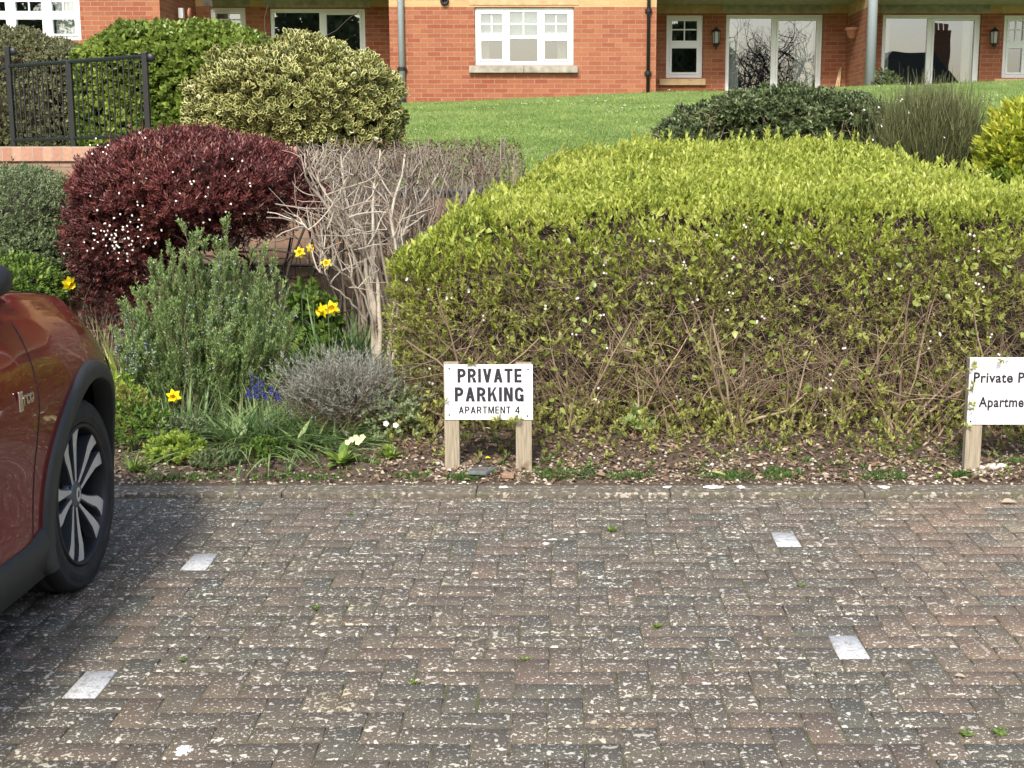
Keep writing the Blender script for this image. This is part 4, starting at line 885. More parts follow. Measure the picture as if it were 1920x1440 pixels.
def box_hedge(name, label, x0, x1, y0, y1, z0, z1, mat, n, L, W, K=4, prof='ovate', slope=0, cat='hedge', seed=60, tone0=.5, sl=.05, k=7, mass='darktwig', ns=.05):
    t = thing(name, ((x0+x1)/2, (y0+y1)/2, z0), label, cat); f = Fol()
    a1, a2, a3 = (x1-x0)*(z1-z0), (x1-x0)*(y1-y0), (y1-y0)*(z1-z0)*2; s_ = a1+a2+a3; n1, n2 = int(n*a1/s_), int(n*a2/s_); n3 = n-n1-n2
    A = np.stack([rng.uniform(x0, x1, n1), y0+.15*rng.uniform(size=n1)**2, rng.uniform(z0, z1, n1)], -1); Bp = np.stack([rng.uniform(x0, x1, n2), rng.uniform(y0, y1, n2), z1-.1*rng.uniform(size=n2)**2], -1)
    Cp = np.stack([np.where(rng.uniform(size=n3) < .5, x0, x1), rng.uniform(y0, y1, n3), rng.uniform(z0, z1, n3)], -1)
    P = np.concatenate([A, Bp, Cp]); D = np.concatenate([np.tile([0, -1, .5], (n1, 1)), np.tile([0, -.1, 1.], (n2, 1)), np.stack([np.sign(Cp[:, 0]-(x0+x1)/2), 0*Cp[:, 0]-.2, 0*Cp[:, 0]+.5], -1)])
    q = norm(P-np.array([(x0+x1)/2, (y0+y1)/2, (z0+z1)/2])); P = P+q*(ns*nz(P, 2.4, seed))[:, None]
    # soften the edges
    e = np.clip(((P[:, 2]-(z1-.2))/.2), 0, 1)*np.clip((y0+.25-P[:, 1])/.25, 0, 1); P[:, 1] += .12*e; P[:, 2] -= .06*e; P[:, 2] += slope*(P[:, 0]-x0)
    ee = np.clip((np.abs(P[:, 0]-(x0+x1)/2)-(x1-x0)/2+.3)/.3, 0, 1)*np.clip((P[:, 2]-(z1-.3))/.3, 0, 1); P[:, 2] -= .14*ee
    f.sprigs(P, D+rng.normal(size=P.shape)*.35, k, L, W, np.clip(tone0+.2*nz(P, 1.8, seed+1)+rng.normal(0, .1, len(P)), 0, 1), slen=sl, spread=.85, K=K, prof=prof, fold=.2, curl=.2); f.build('foliage', M[mat], t)
    m = MB(); i = .14; m.box(x0+i, x1-i, y0+i, y1-i, z0, z1-i+min(0, slope*(x1-x0))); m.build('inner_mass', M[mass], t); return t
zt_ = Z(66, 11.9)
box_hedge('laurel_hedge', 'tall glossy bright green hedge behind the black railing', X(150, 11.4), X(500, 11.9), 11.5, 12.8, 1.55, zt_+.02, 'laurel', 8500, .05, .017, slope=.03)
box_hedge('olive_hedge', 'dull olive twiggy hedge at the far left behind the railing posts', X(-120, 11.9), X(118, 11.9), 11.9, 13, 1.55, Z(62, 11.9), 'olive', 6500, .03, .008, K=3, prof='lance', seed=70)
def left_shrub():
    y = 8.9; c = at(40, 420, y); t = thing('grey_green_shrub', (c[0], y, .3), 'dense grey green shrub at the left edge below the brick coping', 'shrub'); f = Fol()
    for cc, rr, n_, s_ in ((c, (.5, .5, .36), 5200, 1), (c+np.array([.15, -.15, -.28]), (.42, .4, .3), 3600, 2), (c+np.array([-.5, 0, -.05]), (.5, .5, .4), 3000, 3), (c+np.array([.27, .05, -.1]), (.25, .3, .3), 1500, 4)):
        P, D, u = shell(cc, rr, n_, .08, .35, 80+s_); f.sprigs(P, D+np.array([0, 0, .4])+rng.normal(size=P.shape)*.35, 7, .026, .0055, np.clip(.5+.2*nz(P, 3, 84)+rng.normal(0, .12, len(P)), 0, 1), slen=.04, spread=.8, K=2)
    f.build('foliage', M['greyleaf'], t); core('inner_mass', c+np.array([0, .1, -.1]), (.55, .5, .5), M['darktwig'], t, .75)
    c = at(15, 535, 8.3); t = thing('lime_shrub', (c[0], 8.3, .25), 'small yellow green shrub at the left edge just above the car mirror', 'shrub'); f = Fol(); P, D, u = shell(c, (.3, .25, .16), 900, .15, .4, 90)
    f.sprigs(P, D+np.array([0, 0, .6]), 7, .03, .007, .5+rng.normal(0, .15, len(P)), K=3); f.build('foliage', M['weed'], t); stemfan((c[0], 8.3, .2), 7, .3, .004, .4, kids=1).build('stems', M['drytwig'], t)
left_shrub()
def lavender():
    y = 7.05; cx = X(635, y); t = thing('lavender_bush', (cx, y, .12), 'silvery grey lavender bush at the foot of the bare shrub', 'shrub'); f = Fol(); w_ = Fol()
    n_ = 900; th = rng.uniform(0, 6.28, n_); el = rng.uniform(.15, 1, n_)**.6; D = np.stack([np.cos(th)*(1-el*.6), np.sin(th)*(1-el*.6), .25+.75*el], -1); b = np.array([cx, y, .14])+rng.normal(0, .06, (n_, 3))*np.array([1.4, 1, .2])
    L = rng.uniform(.26, .43, n_)*(.75+.25*el); w_.twigs(b, D, L, .0016, rng.uniform(.2, .7, n_), 6, .1); p = w_.last; 
    for k in (3, 4, 5): f.sprigs(p[:, k], norm(p[:, k]-p[:, k-1])+rng.normal(0, .2, (n_, 3)), 8, .028, .0024, np.clip(.2+.25*(k-3)+rng.normal(0, .15, n_), 0, 1), slen=.06, spread=.6, K=2)
    f.build('foliage', M['lavender'], t); w_.build('stems', M['drytwig'], t)
lavender()
def back_shrubs():
    y = 11.1; t = thing('dark_evergreen', (X(1480, y), y, 1.5), 'low sprawling dark green shrub on the lawn edge behind the trimmed hedge', 'shrub'); f = Fol(); w_ = Fol()
    for px, v, rx, rz in ((1310, 255, .3, .22), (1400, 238, .32, .24), (1480, 225, .36, .25), (1560, 235, .33, .26), (1640, 262, .36, .26), (1700, 275, .3, .26), (1285, 275, .25, .2), (1440, 275, .4, .2), (1560, 290, .4, .22), (1600, 215, .2, .12), (1380, 205, .17, .1)):
        c = at(px, v, y+rng.normal(0, .1)); P, D, u = shell(c, (rx, .35, rz), 1150, .22, .6, px); f.sprigs(P, D+np.array([0, 0, .4])+rng.normal(size=P.shape)*.5, 7, .038, .009, np.clip(.45+.22*nz(P, 4, 95)+rng.normal(0, .15, len(P)), 0, 1), slen=.04, spread=.9, K=3)
    f.build('foliage', M['darkgreen'], t)
    for px in (1330, 1420, 1520, 1575, 1610, 1680): stemfan((X(px, y-.2), y-.2, 1.45), 7, .5, .006, .5, (.5, 1), kids=2, fol=w_)
    w_.build('stems', M['drytwig'], t)
    y = 10.4; b = at(1745, 345, y); t = thing('broom_bush', (b[0], y, 1.4), 'fan of thin upright dark green broom stems in front of the right patio door', 'shrub'); f = Fol()
    N = 3800; th = rng.normal(0, .38, N); d = np.stack([np.sin(th)-.05, rng.normal(-.05, .2, N), np.cos(th)], -1); P = b+rng.normal(0, .09, (N, 3))*np.array([1.3, 1, .3])
    f.twigs(P, d, rng.uniform(.35, .72, N)*(1-.3*np.abs(th))*.97, .0036, np.clip(rng.normal(.36, .22, N), 0, 1), 7, .06); q = f.last[:, 3:].reshape(-1, 3); q = q[rng.uniform(size=len(q)) < .5]
    f.twigs(q, np.stack([rng.normal(0, .22, len(q)), rng.normal(0, .15, len(q)), np.ones(len(q))], -1), rng.uniform(.1, .22, len(q)), .0022, rng.uniform(.2, .9, len(q)), 4, .06)
    N = 130; P = at(1700, 300, y+.2)+rng.normal(0, 1, (N, 3))*np.array([.16, .1, .08]); f.twigs(P, np.stack([rng.normal(-.12, .15, N), rng.normal(0, .1, N), np.ones(N)], -1), rng.uniform(.4, .62, N), .002, rng.uniform(.4, 1, N), 7, .05)
    f.build('stems', M['broom'], t)
    P = at(1690, 225, y)+rng.normal(0, 1, (40, 3))*np.array([.2, .1, .1]); f = Fol(); f.leaves(np.repeat(P, 3, 0), rng.normal(size=(120, 3)), .02, .008, .5); f.build('blossom', M['petal'], t)
    y = 9.9; c = at(1925, 300, y); t = thing('golden_shrub', (c[0], y, 1.1), 'bright golden yellow shrub at the right edge behind the hedge', 'shrub'); f = Fol()
    for cc, rr in ((c, (.3, .3, .38)), (c+np.array([.35, 0, .05]), (.35, .3, .4)), (c+np.array([.0, -.1, -.3]), (.36, .35, .25))):
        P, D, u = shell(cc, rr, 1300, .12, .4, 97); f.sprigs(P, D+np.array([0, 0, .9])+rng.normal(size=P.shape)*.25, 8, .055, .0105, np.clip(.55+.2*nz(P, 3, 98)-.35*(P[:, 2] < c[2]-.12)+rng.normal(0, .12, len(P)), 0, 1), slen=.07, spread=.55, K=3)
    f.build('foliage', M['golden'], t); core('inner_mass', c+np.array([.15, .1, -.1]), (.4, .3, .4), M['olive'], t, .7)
    # small leafy plant at the right patio door
    c = at(1662, 168, 21.9); t = thing('potted_shrub', (c[0], 21.9, 2.5), 'small dark shrub growing at the left foot of the right patio door', 'shrub'); f = Fol(); P, D, u = shell(c, (.2, .2, .25), 260, .2, .6, 99); f.sprigs(P, D, 6, .06, .015, .4, K=3); f.build('foliage', M['darkgreen'], t); stemfan((c[0], 21.9, 2.3), 5, .5, .008, .3, kids=1).build('stems', M['drytwig'], t)
back_shrubs()

# ---------------------------------------------------------------- bulbs, flowers and low plants of the bed
def blade_clump(name, label, cat, px, v, y, n, L, W, mat, spread=.6, rx=.06, curl=.5, group=None, K=6, ry=None, t=None, part=None, tone=.5):
    p = at(px, v, y); z = bz(p[0], y); f = Fol(); P = np.stack([p[0]+rng.normal(0, rx, n), y+rng.normal(0, ry or rx*.7, n), np.full(n, z-.005)], -1)
    out = P-np.array([p[0], y, z]); D = out*4+rng.normal(0, spread*.6, (n, 3)); D[:, 2] = 1.0; D[:, :2] *= spread*1.6
    N = np.stack([D[:, 0], D[:, 1], -.2+0*D[:, 2]], -1)*-1+np.array([0, 0, .35])+rng.normal(0, .15, (n, 3))
    f.leaves(P, D, L*rng.uniform(.55, 1.1, n), W*rng.uniform(.7, 1.2, n), np.clip(tone+rng.normal(0, .2, n), 0, 1), K=K, prof='blade', fold=.4, curl=curl, N=N)
    if t is not None: return f.build(part, M[mat], t)
    return tag(f.build(name, M[mat]), label, cat, group)
def daffodil(px, v, y, label, face=(0, -1, 0), size=.042, lean=0):
    head = at(px, v, y); zb = bz(head[0], y); t = thing('daffodil', (head[0]+lean, y+.02, zb), label, 'daffodil', 'yellow daffodils in the bed')
    fc = norm(np.array(face, float)); back = head-fc*.03
    m = MB(); m.tube([(head[0]+lean, y+.02, zb-.01), (head[0]+lean*.5, y+.02, (zb+back[2])/2), tuple(back+np.array([0, 0, .012])), tuple(back+fc*.015)], .0032, 6); m.build('stem', M['bulb'], t, True)
    f = Fol(); a1 = norm(np.cross(fc, [0, 0, 1.])); a2 = np.cross(a1, fc)
    D = np.array([a1*math.cos(k*1.0472+.3)+a2*math.sin(k*1.0472+.3)+fc*.12 for k in range(6)]); f.leaves(np.tile(back+fc*.015, (6, 1)), D, size, size*.33, .5, K=5, prof='ovate', fold=.15, curl=.12, N=np.tile(fc, (6, 1))); f.build('petals', M['yellow'], t)
    n_ = 14; prof = [(.004, 0), (.009, .008), (.011, .02), (.012, .03), (.018, .036)]; vs = []
    for r_, h in prof:
        for k in range(n_):
            a = 6.2832*k/n_; rr = r_*(1+(.12*(-1)**k if h > .033 else 0)); vs.append(back+fc*(.012+h*size/.042)+(a1*math.cos(a)+a2*math.sin(a))*rr*size/.042)
    m = MB(); m.add(vs, [(i*n_+k, i*n_+(k+1) % n_, (i+1)*n_+(k+1) % n_, (i+1)*n_+k) for i in range(4) for k in range(n_)]); m.build('trumpet', M['trumpet'], t, True)
daffodil(325, 744, 6.85, 'single yellow daffodil low in the bed, nearest the tyre', (.1, -1, -.1))
daffodil(131, 533, 7.9, 'yellow daffodil above the car bonnet, drooping sideways', (.8, -.6, -.3), .05)
daffodil(602, 583, 7.75, 'yellow daffodil facing left in the pair above the lavender', (-.7, -.7, -.25), .05, .01)
daffodil(622, 578, 7.75, 'yellow daffodil facing the camera in the pair above the lavender', (.15, -1, .05), .05, -.01)
daffodil(562, 473, 7.7, 'yellow daffodil against the brick wall, left of the small farther flower', (.2, -1, .1), .035)
daffodil(612, 494, 7.6, 'small yellow daffodil against the brick wall left of the pale stems', (.3, -1, .2), .035)
daffodil(584, 465, 7.75, 'dim yellow daffodil half hidden under the red shrub branches', (.6, -.6, 0), .03)
blade_clump('daffodil_leaves', 'dark green clump of long daffodil leaves between rosemary and bare shrub', 'bulb leaves', 650, 600, 8.2, 330, .52, .01, 'bulb', .4, .28, .5, 'clumps of bulb leaves')
blade_clump('daffodil_leaves', 'daffodil leaves behind the lavender beneath the flower pair', 'bulb leaves', 590, 600, 7.7, 90, .42, .008, 'bulb', .4, .12, .45, 'clumps of bulb leaves')
blade_clump('daffodil_leaves', 'blue green upright leaves around the lowest daffodil', 'bulb leaves', 345, 780, 6.95, 60, .32, .0075, 'bulb', .25, .1, .2, 'clumps of bulb leaves')
blade_clump('bluebell_leaves', 'wide clump of arching grassy leaves under the violet flowers', 'bulb leaves', 470, 800, 6.9 , 620, .33, .0065, 'bulb', .6, .22, .65, 'clumps of bulb leaves', tone=.6)
blade_clump('bluebell_leaves', 'arching grassy leaves in front of the lavender bush', 'bulb leaves', 590, 790, 6.85, 320, .28, .006, 'bulb', .7, .14, .7, 'clumps of bulb leaves', tone=.55)
def tulip_leaves(px, v, y, label):
    p = at(px, v, y); z = bz(p[0], y); f = Fol(); n_ = 5; a = np.arange(n_)*1.3; D = np.stack([np.cos(a)*.5, np.sin(a)*.35-.15, np.ones(n_)], -1)
    f.leaves(np.tile([p[0], y, z], (n_, 1)), D, rng.uniform(.12, .19, n_), .022, .75, K=6, prof='lance', fold=.7, curl=.25, N=-D*np.array([1, 1, 0])+np.array([0, 0, .3])); tag(f.build('tulip_leaves', M['bulb']), label, 'tulip', 'young tulip leaf rosettes')
tulip_leaves(452, 810, 6.72, 'broad tulip leaves in the middle of the grassy clump'); tulip_leaves(560, 822, 6.65, 'small broad tulip leaves right of the grassy clump by bare soil')
def hyacinth(px, v0, v1, y, label):
    tp = at(px, v0, y); bt = at(px, v1, y); z = bz(tp[0], y); t = thing('grape_hyacinth', (tp[0], y, z), label, 'grape hyacinth', 'violet blue flower spikes')
    m = MB(); m.tube([(tp[0]+.005, y, z-.01), (tp[0], y, bt[2]), tuple(tp)], .002, 5); m.build('stem', M['bulb'], t)
    n_ = 70; u = rng.uniform(size=n_); th = rng.uniform(0, 6.28, n_); r_ = .009*(1.1-u); P = np.stack([tp[0]+r_*np.cos(th), y+r_*np.sin(th), bt[2]+(tp[2]-bt[2])*u], -1); D = np.stack([np.cos(th), np.sin(th), -.4+0*u], -1)
    f = Fol(); f.leaves(P, D, .0095, .0045, .5, fold=.6); f.build('blossom', M['blueflower'], t)
for i, (px, v0, v1) in enumerate(((472, 698, 742), (484, 706, 746), (496, 735, 750), (478, 722, 748), (519, 734, 752), (508, 724, 738), (491, 712, 740), (500, 787, 800), (466, 728, 746))):
    hyacinth(px, v0, v1, 6.75+rng.uniform(-.03, .04), 'violet blue flower spike in the grassy clump below the rosemary')
def rosette(name, px, v, y, n, L, W, mat, label, cat, spread=1.4, curl=.3, flowers=None, K=5, prof='obov', group=None, tone=.5, fmat='creampetal', fr=.016):
    p = at(px, v, y); z = bz(p[0], y); t = thing(name, (p[0], y, z), label, cat, group); f = Fol(); th = rng.uniform(0, 6.28, n); e = rng.uniform(.1, 1, n)
    D = np.stack([np.cos(th)*spread*e, np.sin(th)*spread*e, .5+.7*(1-e)], -1); f.leaves(np.array([p[0], y, z])+rng.normal(0, .012, (n, 3))*np.array([1, 1, .1]), D, L*rng.uniform(.6, 1.1, n), W*rng.uniform(.7, 1.1, n), np.clip(tone+rng.normal(0, .15, n), 0, 1), K=K, prof=prof, curl=curl, N=np.tile([0., 0, 1.], (n, 1))); f.build('leaves', M[mat], t)
    for (fx, fv) in flowers or []:
        q = at(fx, fv, y-.03); m = MB(); m.tube([(p[0], y, z), tuple(q)], .0015, 4); s_ = m.build('stem', M['weed'], t); f = Fol(); a = np.arange(5)*1.2566
        f.leaves(np.tile(q, (5, 1)), np.stack([np.cos(a), -.4+0*a, np.sin(a)], -1), fr, fr*.5, .5, K=3, prof='obov', N=np.tile([0., -1, .3], (5, 1))); f.build('flower', M[fmat], t)
    return t
rosette('primrose', 640, 876, 6.45, 26, .11, .026, 'weed', 'primrose with broad pale green leaves and cream flowers on bare soil', 'primrose', flowers=[(668, 820), (676, 824), (652, 829), (671, 829), (680, 819), (660, 824)], tone=.7, group='primroses')
rosette('primrose', 730, 840, 6.6, 34, .075, .017, 'weed', 'primrose plant with two white flowers left of the centre sign', 'primrose', flowers=[(724, 794), (742, 797)], tone=.75, group='primroses', fmat='petal')
rosette('sedum_tuft', 250, 872, 6.4, 40, .12, .006, 'weed', 'spiky yellow green grass tuft beside the tyre', 'plant', 1.2, .35, K=5, prof='blade', tone=.8)
rosette('pink_tuft', 440, 858, 6.5, 46, .1, .0045, 'greyleaf', 'spiky grey green tuft at the front of the bed below the grassy clump', 'plant', 1.4, .2, K=4, prof='blade', tone=.8)
rosette('strap_lily', 222, 640, 7.5, 24, .56, .018, 'strap', 'lime yellow strap leaved lily beside the car wing', 'plant', .45, .5, K=7, prof='blade', tone=.7)
rosette('iris_tuft', 545, 880, 6.38, 9, .11, .006, 'bulb', 'small upright green tuft on bare soil between clump and primrose', 'plant', .3, .15, K=5, prof='blade', tone=.6)
rosette('grass_tuft', 702, 868, 6.45, 14, .07, .003, 'weed', 'small grass tuft between the primrose and the centre sign', 'plant', 1.0, .3, K=4, prof='blade')
def mound(name, px, v, y, rx, rz, n, L, W, mat, label, seed, tone=.5, K=3, cat='plant', up=.6, stems=True):
    p = at(px, v, y); z = bz(p[0], y); t = thing(name, (p[0], y, z), label, cat); c = np.array([p[0], y, z+rz*.6]); P, D, u = shell(c, (rx, rx*.7, rz), n, .2, .6, seed, zmin=-.5); f = Fol()
    f.sprigs(P, D+np.array([0, 0, up])+rng.normal(size=P.shape)*.3, 8, L, W, np.clip(tone+.2*nz(P, 6, seed)+rng.normal(0, .12, len(P)), 0, 1), slen=L*.8, spread=.9, K=K); f.build('foliage', M[mat], t)
    if stems: stemfan((p[0], y, z-.01), 9, rz*1.3, .003, .6, kids=1).build('stems', M['drytwig'], t)
    return t
mound('spurge', 265, 800, 6.75, .17, .14, 190, .032, .006, 'weed', 'low green plant with reddish stems right of the tyre', 101, .45)
mound('yellow_spurge', 215, 700, 7.05, .14, .2, 150, .04, .007, 'strap', 'yellow green spurge close behind the car wing', 102, .45)
mound('sedum', 330, 850, 6.55, .13, .08, 240, .026, .0055, 'strap', 'pale yellow green variegated mound at the front of the bed', 103, .35)
mound('candytuft', 345, 812, 6.7, .12, .1, 200, .026, .005, 'greyleaf', 'grey green leafy mound under the lowest daffodil', 104, .6)
mound('thyme', 400, 868, 6.45, .1, .05, 200, .02, .0035, 'darkgreen', 'low dark green mound at the front of the bed', 105, .7)
mound('vinca', 735, 745, 6.95, .16, .17, 230, .028, .008, 'greyleaf', 'small round leaved green shrub at the left foot of the hedge', 106, .9)
mound('creeping_plant', 690, 700, 7.2, .13, .1, 130, .032, .006, 'bulb', 'low dark green foliage between the lavender and the hedge', 107, .4)
mound('ground_ivy', 500, 852, 6.6, .1, .05, 120, .022, .006, 'weed', 'small green mound in front of the arching grassy leaves', 109, .45)
mound('wallflower', 236, 770, 6.9, .13, .16, 160, .04, .006, 'hedge_front', 'olive leafy plant with browned tips behind the tyre', 110, .5)
mound('epimedium', 580, 540, 8.4, .2, .3, 260, .05, .016, 'weed', 'leafy green plant between the rosemary and the pale bare stems', 111, .45, 4)
mound('twiggy_shrub', 205, 515, 8.35, .3, .45, 500, .03, .006, 'redleaf', 'brown twiggy shrub mass under the left side of the red shrub', 112, .2)
mound('leafy_weed', 1190, 720, 7.02, .05, .07, 12, .05, .014, 'bulb', 'broad leaved grey green seedling low in the hedge front', 108, .9, 4)
blade_clump('dry_grass', 'straw coloured dry grass behind the car bonnet', 'dry grass', 190, 560, 8.0, 700, .5, .003, 'straw', .22, .24, .3)
blade_clump('dry_grass', 'pale dead stalks under the rosemary beside the violet flowers', 'dry grass', 520, 740, 7.15, 150, .22, .002, 'straw', .5, .12, .3)
def moss(px, v, y, rx, ry, n, label):
    p = at(px, v, y); f = Fol(); th = rng.uniform(0, 6.28, n); q_ = rng.uniform(0, 1, n)**.65; x = p[0]+rx*.95*q_*np.cos(th); yy = y+ry*.95*q_*np.sin(th); P = np.stack([x, yy, bed_z(x, np.maximum(yy, YK1))+rng.uniform(0, .012, n)], -1)
    f.leaves(P, rng.normal(size=(n, 3))*.6+np.array([0, -.1, .7]), rng.uniform(.008, .022, n), rng.uniform(.0015, .0035, n), np.clip(.5+.25*nz(P, 12, 3)+rng.normal(0, .2, n), 0, 1), K=2); tag(f.build('moss_patch', M['moss']), label, 'moss', 'green moss and weed patches along the kerb')
for a in ((868, 897, 6.31, .1, .04, 700, 'feathery green patch between the two posts of the centre sign'), (1065, 888, 6.34, .17, .06, 1100, 'green patch just right of the centre sign'), (1180, 890, 6.33, .12, .04, 500, 'thin green patch second right of the centre sign'), (1375, 890, 6.33, .14, .06, 900, 'green patch around the fallen yellow leaf'),
          (1468, 882, 6.35, .11, .07, 900, 'dense green patch right of the fallen yellow leaf'), (1658, 889, 6.33, .12, .05, 800, 'green patch left of the right hand sign post'), (1800, 886, 6.34, .07, .04, 500, 'small green patch at the foot of the right hand sign post'), (770, 890, 6.33, .1, .04, 350, 'thin green patch left of the centre sign'),
          (560, 896, 6.31, .25, .04, 700, 'long thin moss strip along the kerb below the bare soil'), (340, 896, 6.31, .22, .04, 600, 'long thin moss strip along the kerb near the tyre'), (1900, 850, 6.5, .08, .06, 300, 'green seedlings under the right hand sign')): moss(*a)
def weed(px, v, L, n, label):
    x, y = ground_pt(px, v); f = Fol(); th = rng.uniform(0, 6.28, n); e = rng.uniform(.3, 1, n); f.leaves(np.array([x, y, .0])+rng.normal(0, L*.2, (n, 3))*np.array([1, .6, 0]), np.stack([np.cos(th)*e, np.sin(th)*e, .6+0*th], -1), L*rng.uniform(.6, 1.2, n), L*.13, np.clip(rng.normal(.6, .2, n), 0, 1), K=3, curl=.3)
    tag(f.build('paving_weed', M['weed']), label, 'weed', 'small weeds rooted in the paving joints')
for a in ((935, 926, .04, 22, 'leafy weed by the kerb joint below the centre sign'), (995, 924, .035, 16, 'thin weed on the kerb edge right of the kerb joint'), (1160, 928, .035, 20, 'leafy weed on the kerb edge below the hedge middle'), (1145, 997, .032, 26, 'dandelion rosette alone on the open paving in the centre'), (1603, 920, .035, 20, 'weed on the kerb left of the white blotches at right'), (590, 1143, .025, 18, 'tiny weed in a joint right of the small painted paver'),
          (1232, 1178, .025, 18, 'small weed in a joint in the lower centre'), (1340, 928, .03, 14, 'small weed below the kerb near the white blotches'), (1810, 1380, .028, 20, 'yellow green weed in the bottom right corner'), (1875, 1378, .028, 16, 'yellow green weed nearest the right edge at the bottom'), (985, 1238, .02, 14, 'tiny weed in a joint below the middle of the paving'), (775, 1282, .022, 16, 'mossy weed in a joint in the lower left centre'), (660, 965, .022, 12, 'tiny weed near the kerb between car and sign'), (1500, 1100, .022, 12, 'tiny weed below the far right painted paver'), (345, 1240, .022, 16, 'mossy weed right of the bottom left painted paver')): weed(*a)
def joint_moss():
    f = Fol(); N = 26000; i = rng.integers(0, len(B), N); b_ = B[i]; side = rng.integers(0, 2, N); u = rng.uniform(size=N)
    x = np.where(side == 0, b_[:, 0]+rng.normal(0, .0015, N), b_[:, 0]+u*b_[:, 2]); y = np.where(side == 0, b_[:, 1]+u*b_[:, 3], b_[:, 1]+rng.normal(0, .0015, N)); P = np.stack([x, y, np.full(N, -.006)], -1)
    ok = (nz(P, 1.7, 200)+.5*nz(P, 6, 201)+rng.normal(0, .25, N) > .35) & (y > 2.6) & (y < YK0) & (np.abs(x) < 4); P = P[ok]; n_ = len(P)
    f.leaves(P, rng.normal(size=(n_, 3))*.6+np.array([0, 0, 1]), rng.uniform(.004, .011, n_), .0014, np.clip(rng.normal(.55, .25, n_), 0, 1)); tag(f.build('joint_moss', M['moss']), 'moss growing in the joints between the pavers', 'moss', kind='stuff')
joint_moss()
def bits():
    y = 6.36; p = at(905, 882, y); z = bz(p[0], y); m = MB(); m.prism([(p[0]-.07, y-.05), (p[0]+.02, y-.06), (p[0]+.05, y-.01), (p[0]+.07, y+.04), (p[0]-.02, y+.05), (p[0]-.06, y+.01)], z+.004, z+.02, 'z'); tag(m.build('slate_piece', M['slate'], bevel=.002), 'flat piece of grey slate lying between the posts of the centre sign', 'slate')
    p = at(952, 893, 6.31); m = MB(); m.prism([(p[0]-.03, 6.29), (p[0]+.03, 6.28), (p[0]+.035, 6.32), (p[0]-.02, 6.33)], p[2]-.005, p[2]+.018, 'z'); tag(m.build('brick_fragment', M['wallbrick'], bevel=.003), 'small red brick fragment lying beside the right post of the centre sign', 'brick')
    def leaf(px, v, y, L, W, d, mat, label, z=None, nm='fallen_leaf'):
        p = at(px, v, y); zz = bz(p[0], y)+.02 if z is None else z; f = Fol(); f.leaves(np.array([[p[0]-d[0]*L/2, y, zz]]), np.array([d]), L, W, .85, K=6, fold=.4, curl=.15, N=np.array([[0, -.2, 1.]])); tag(f.build(nm, mat), label, 'leaf')
    leaf(1352, 880, 6.36, .105, .013, (1, -.3, -.1), M['strap'], 'long pale yellow fallen leaf on the bed edge')
    leaf(915, 862, 6.5, .03, .01, (1, 0, .1), M['trumpet'], 'small orange fallen leaf between the posts of the centre sign')
    x, yy = ground_pt(1892, 945); leaf(1892, 945, yy, .07, .022, (1, -.1, .15), M['deadleaf'], 'curled reddish brown leaf on the paving at the right edge', z=.008)
    x, yy = ground_pt(1800, 1270); leaf(1800, 1270, yy, .035, .009, (1, -.5, .2), M['deadleaf'], 'dark curled leaf on the lower right paving', z=.006)
    m = MB(); y = 6.5; p = at(1868, 862, y)
    for i, (px, v, r_) in enumerate(((1862, 868, .028), (1840, 879, .018), (1878, 866, .022))):
        p = at(px, v, 6.42); f = MB(); vs = []; n1 = 10
        import itertools
        for a in range(6):
            for b_ in range(n1):
                th, ph = math.pi*a/5, 6.2832*b_/n1; k = r_*(1+.15*math.sin(5*ph+a*2+i)); vs.append((p[0]+k*math.sin(th)*math.cos(ph)*1.3, 6.42+k*math.sin(th)*math.sin(ph), bz(p[0], 6.42)+.008+k*.6*math.cos(th)))
        f.add(vs, [(a*n1+b_, a*n1+(b_+1) % n1, (a+1)*n1+(b_+1) % n1, (a+1)*n1+b_) for a in range(5) for b_ in range(n1)], .9); tag(f.build('stone', M['pebble'], smooth=True), ('largest pale rounded stone', 'smallest pale stone', 'middle sized pale stone')[i]+' beside the right hand sign post', 'stone', 'stones at the right hand sign post')
bits()
def splash(px, v, w_, d_, label, seed):
    x, y = ground_pt(px, v); z = .034 if v < 925 else .0015
    if v < 925: y = 6.17
    r_ = np.random.default_rng(seed); m = MB(); n_ = 22; k = 1+.35*r_.normal(size=n_).clip(-1, 1.3)
    top = [(x+w_*k[i]*math.cos(6.2832*i/n_), y+d_*k[i]*math.sin(6.2832*i/n_)) for i in range(n_)]; m.prism(top, z-.006, z, 'z'); tag(m.build('paint_splash', M['signwhite']), label, 'paint splash', 'white paint splashes on the kerb and paving')
for a in ((1335, 919, .042, .022, 'widest white paint splash on the kerb below the fallen yellow leaf', 1), (1386, 919, .015, .02, 'small white splash just right of the widest one on the kerb', 2), (1650, 919, .02, .022, 'white splash on the kerb left of the right hand sign', 3), (1250, 919, .016, .014, 'small white splash on the kerb below the hedge middle', 4), (946, 917, .018, .013, 'small white splash beside the weed at the kerb joint', 5), (343, 1407, .02, .022, 'small white splash on the paving near the bottom edge', 6), (1024, 1019, .013, .016, 'round white spot on the paving in the upper centre', 7)): splash(*a)

